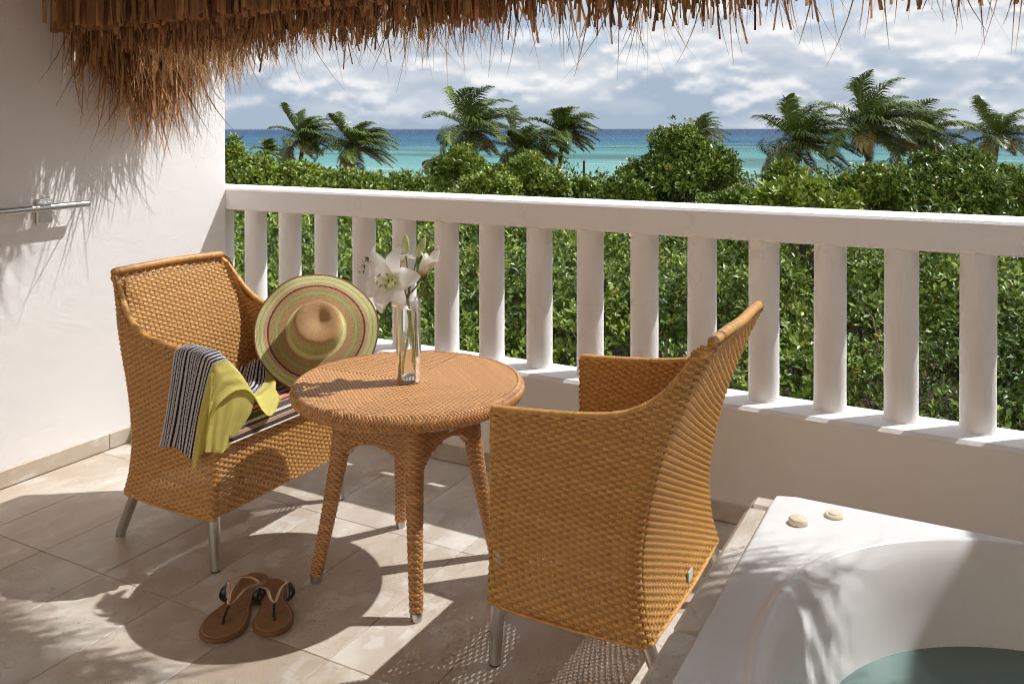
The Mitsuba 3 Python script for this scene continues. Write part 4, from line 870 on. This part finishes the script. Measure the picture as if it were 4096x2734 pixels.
blade(l2, at(.010, .355, .004), ER*.8 + EZ*.25, .040, .006, .9, EZ); blade(l2, at(-.010, .425, -.01), -ER*.8 + EZ*.6 , .045, .005, .9, EZ)
l3 = thing('lily_stem', 'thin brown lily stem rising to a tan bud furthest right above the vase', 'flower')
stem(l3, [at(.014, .050, -.016), at(.020, .14, -.014), at(.022, .215, -.010), at(.032, .275, -.008), at(.048, .345, -.008), at(.058, .385, -.008)], .0040, .0026)
bud(l3, at(.058, .385, -.008), EZ + ER*.50, .086, .0150, 'wilted_petal', 3, .30); blade(l3, at(.052, .352, -.004), -ER*.35 + EZ, .038, .007, -.5, EV); blade(l3, at(.050, .34, -.008), ER*.1 - EZ, .042, .006, .1, EV)

# ------------------------------------------------------------------ sandals
mat('tan_leather', proc(lambda p, n, uv: mix([.30, .155, .075], [.24, .12, .058], fbm(p.x*60, p.y*60, p.z*60, 3))), .5, .35); mat('sole_edge', [.20, .085, .035], .45, .4); mat('dark_patent', [.022, .016, .014], .18, .6); mat('gold_metal', [.74, .56, .40], .16, .5, metallic=1.0); mat('stitch', [.52, .38, .22], .8, .2); mat('stamp', [.16, .080, .04], .6, .2)
from shapely.geometry import Polygon
def sandal(label, toe, heel, mirror, wordmark):
    toe, heel = np.array(toe), np.array(heel); L = np.linalg.norm(toe-heel); e = (toe-heel)/L; s = np.array([-e[1], e[0]])*mirror
    k = thing('sandal', label, 'sandal', 'pair of sandals on the floor')
    ctl = np.array([(0, -.02), (.02, .068), (.10, .118), (.25, .125), (.42, .112), (.55, .130), (.70, .172), (.84, .170), (.94, .118), (1.0, .02), (.975, -.09), (.88, -.165), (.74, -.190), (.60, -.165), (.45, -.118), (.28, -.120), (.12, -.125), (.03, -.085)])*L
    from scipy.interpolate import CubicSpline
    cc = np.vstack([ctl, ctl[:1]]); out = CubicSpline(np.linspace(0, 1, len(cc)), cc, bc_type='periodic')(np.linspace(0, 1, 90, endpoint=False)); pg = Polygon(out)
    def W(q, z): q = np.asarray(q, float); return np.c_[heel + q[:, :1]*e + q[:, 1:2]*s, np.broadcast_to(z, len(q))]
    def lift(q): return .004*np.clip((q[:, 0]/L-.8)/.2, 0, 1)**2 + .002*np.clip(.3-q[:, 0]/L, 0, .3)/.3
    def plate(off, z0, z1, matn, name, r=.003):
        rings = []
        for d, z in ((off-r, z0), (off, z0+r), (off, z1-r), (off-r*.6, z1-r*.25), (off-r*1.6, z1)):
            b = pg.buffer(d); c = np.array(b.exterior.coords)[:-1]; ss = np.r_[0, np.cumsum(np.linalg.norm(np.diff(np.vstack([c, c[:1]]), axis=0), axis=1))]; c2 = np.vstack([c, c[:1]]); st = np.argmin(np.hypot(*(c-out[0]).T)); c2 = np.vstack([np.roll(c, -st, 0), c[st:st+1]]); ss = np.r_[0, np.cumsum(np.linalg.norm(np.diff(c2, axis=0), axis=1))]
            q = np.stack([np.interp(np.linspace(0, ss[-1], 100, endpoint=False), ss, c2[:, j]) for j in (0, 1)], 1); rings.append(W(q, z + lift(q)))
        P = np.array(rings); m = surf(P, wrap_m=True); ctr = P[-1].mean(0); inner = P[-1]*.5 + ctr*.5; inner[:, 2] = z1 - .0006 + 0*inner[:, 2]; m = surf(np.array(rings + [inner]), wrap_m=True)
        v = np.vstack([m.vertices, [np.r_[ctr[:2], z1-.0008]]]); n = 100; i = np.arange(n)+len(rings)*n; f = np.vstack([m.faces, np.stack([i, np.roll(i, -1), i*0+len(v)-1], 1)])
        return add(k, name, tm(v, f), matn, smooth=40)
    plate(0, .0005, .0125, 'sole_edge', 'sole'); plate(-.0055, .010, .0152, 'tan_leather', 'footbed', .0015)
    ins = np.array(pg.buffer(-.0085).exterior.coords); dl = np.linalg.norm(np.diff(ins, axis=0), axis=1); sm = np.r_[0, np.cumsum(dl)]; ts = np.arange(0, sm[-1]-.004, .0042); st = []
    for t in ts:
        q = np.stack([np.interp([t, t+.0028], sm, ins[:, j]) for j in (0, 1)], 1); st.append(tube(W(q, .0158 + lift(q)), .0005, 4))
    add(k, 'stitching', cat(st), 'stitch', kind='stuff')
    def pts(a): return np.array([np.r_[heel + x*L*e + y*L*s, z] for x, y, z in a])
    def strap(a, w, t, matn, name): c = spline(pts(a), 24); w = w*1.15; return add(k, name, tube(c, w, 10, squash=t), matn, smooth=40)
    strap([(.80, -.01, .013), (.765, -.012, .026), (.70, -.012, .036), (.62, -.012, .042)], .0040, .75, 'dark_patent', 'toe_post')
    strap([(.655, -.012, .042), (.56, -.045, .048), (.46, -.075, .053), (.385, -.115, .050), (.345, -.135, .046)], .0034, .6, 'gold_metal', 'strap'); strap([(.655, -.012, .042), (.57, .03, .048), (.47, .055, .053), (.40, .095, .050), (.36, .13, .046)], .0034, .6, 'gold_metal', 'strap')
    strap([(.345, -.135, .046), (.31, -.06, .056), (.305, .01, .058), (.32, .075, .055), (.36, .13, .046)], .0036, .6, 'gold_metal', 'strap')
    strap([(.345, -.135, .046), (.36, -.165, .032), (.395, -.165, .014), (.41, -.125, .006)], .0085, .22, 'dark_patent', 'side_strap'); strap([(.36, .13, .046), (.37, .162, .032), (.40, .158, .014), (.41, .115, .006)], .0085, .22, 'dark_patent', 'side_strap')
    add(k, 'rivet', trimesh.creation.icosphere(2, .0026).apply_translation(pts([(.665, -.012, .0455)])[0]), 'gold_metal', smooth=True)
    if wordmark:
        t = meshkit.text_mesh(wordmark, .0085, .0006); v = np.array(t.vertices); v[:, 0] -= v[:, 0].mean(); v[:, 1] -= v[:, 1].mean()
        Q = np.c_[heel + (.145*L + (-v[:, 0:1] if mirror > 0 else -v[:, 0:1])*1.0)*e + (-v[:, 1:2])*np.array([-e[1], e[0]]), .01515 + v[:, 2]]; add(k, 'stamp', tm(Q, t.faces), 'stamp', smooth=False)
sandal('brown leather thong sandal with gold strap, left of the pair, lying further forward', (1.523, -1.470), (1.366, -1.150), 1, 'Cali')
sandal('brown leather thong sandal with gold strap, right of the pair, heel against the other', (1.640, -1.372), (1.430, -1.148), -1, None)
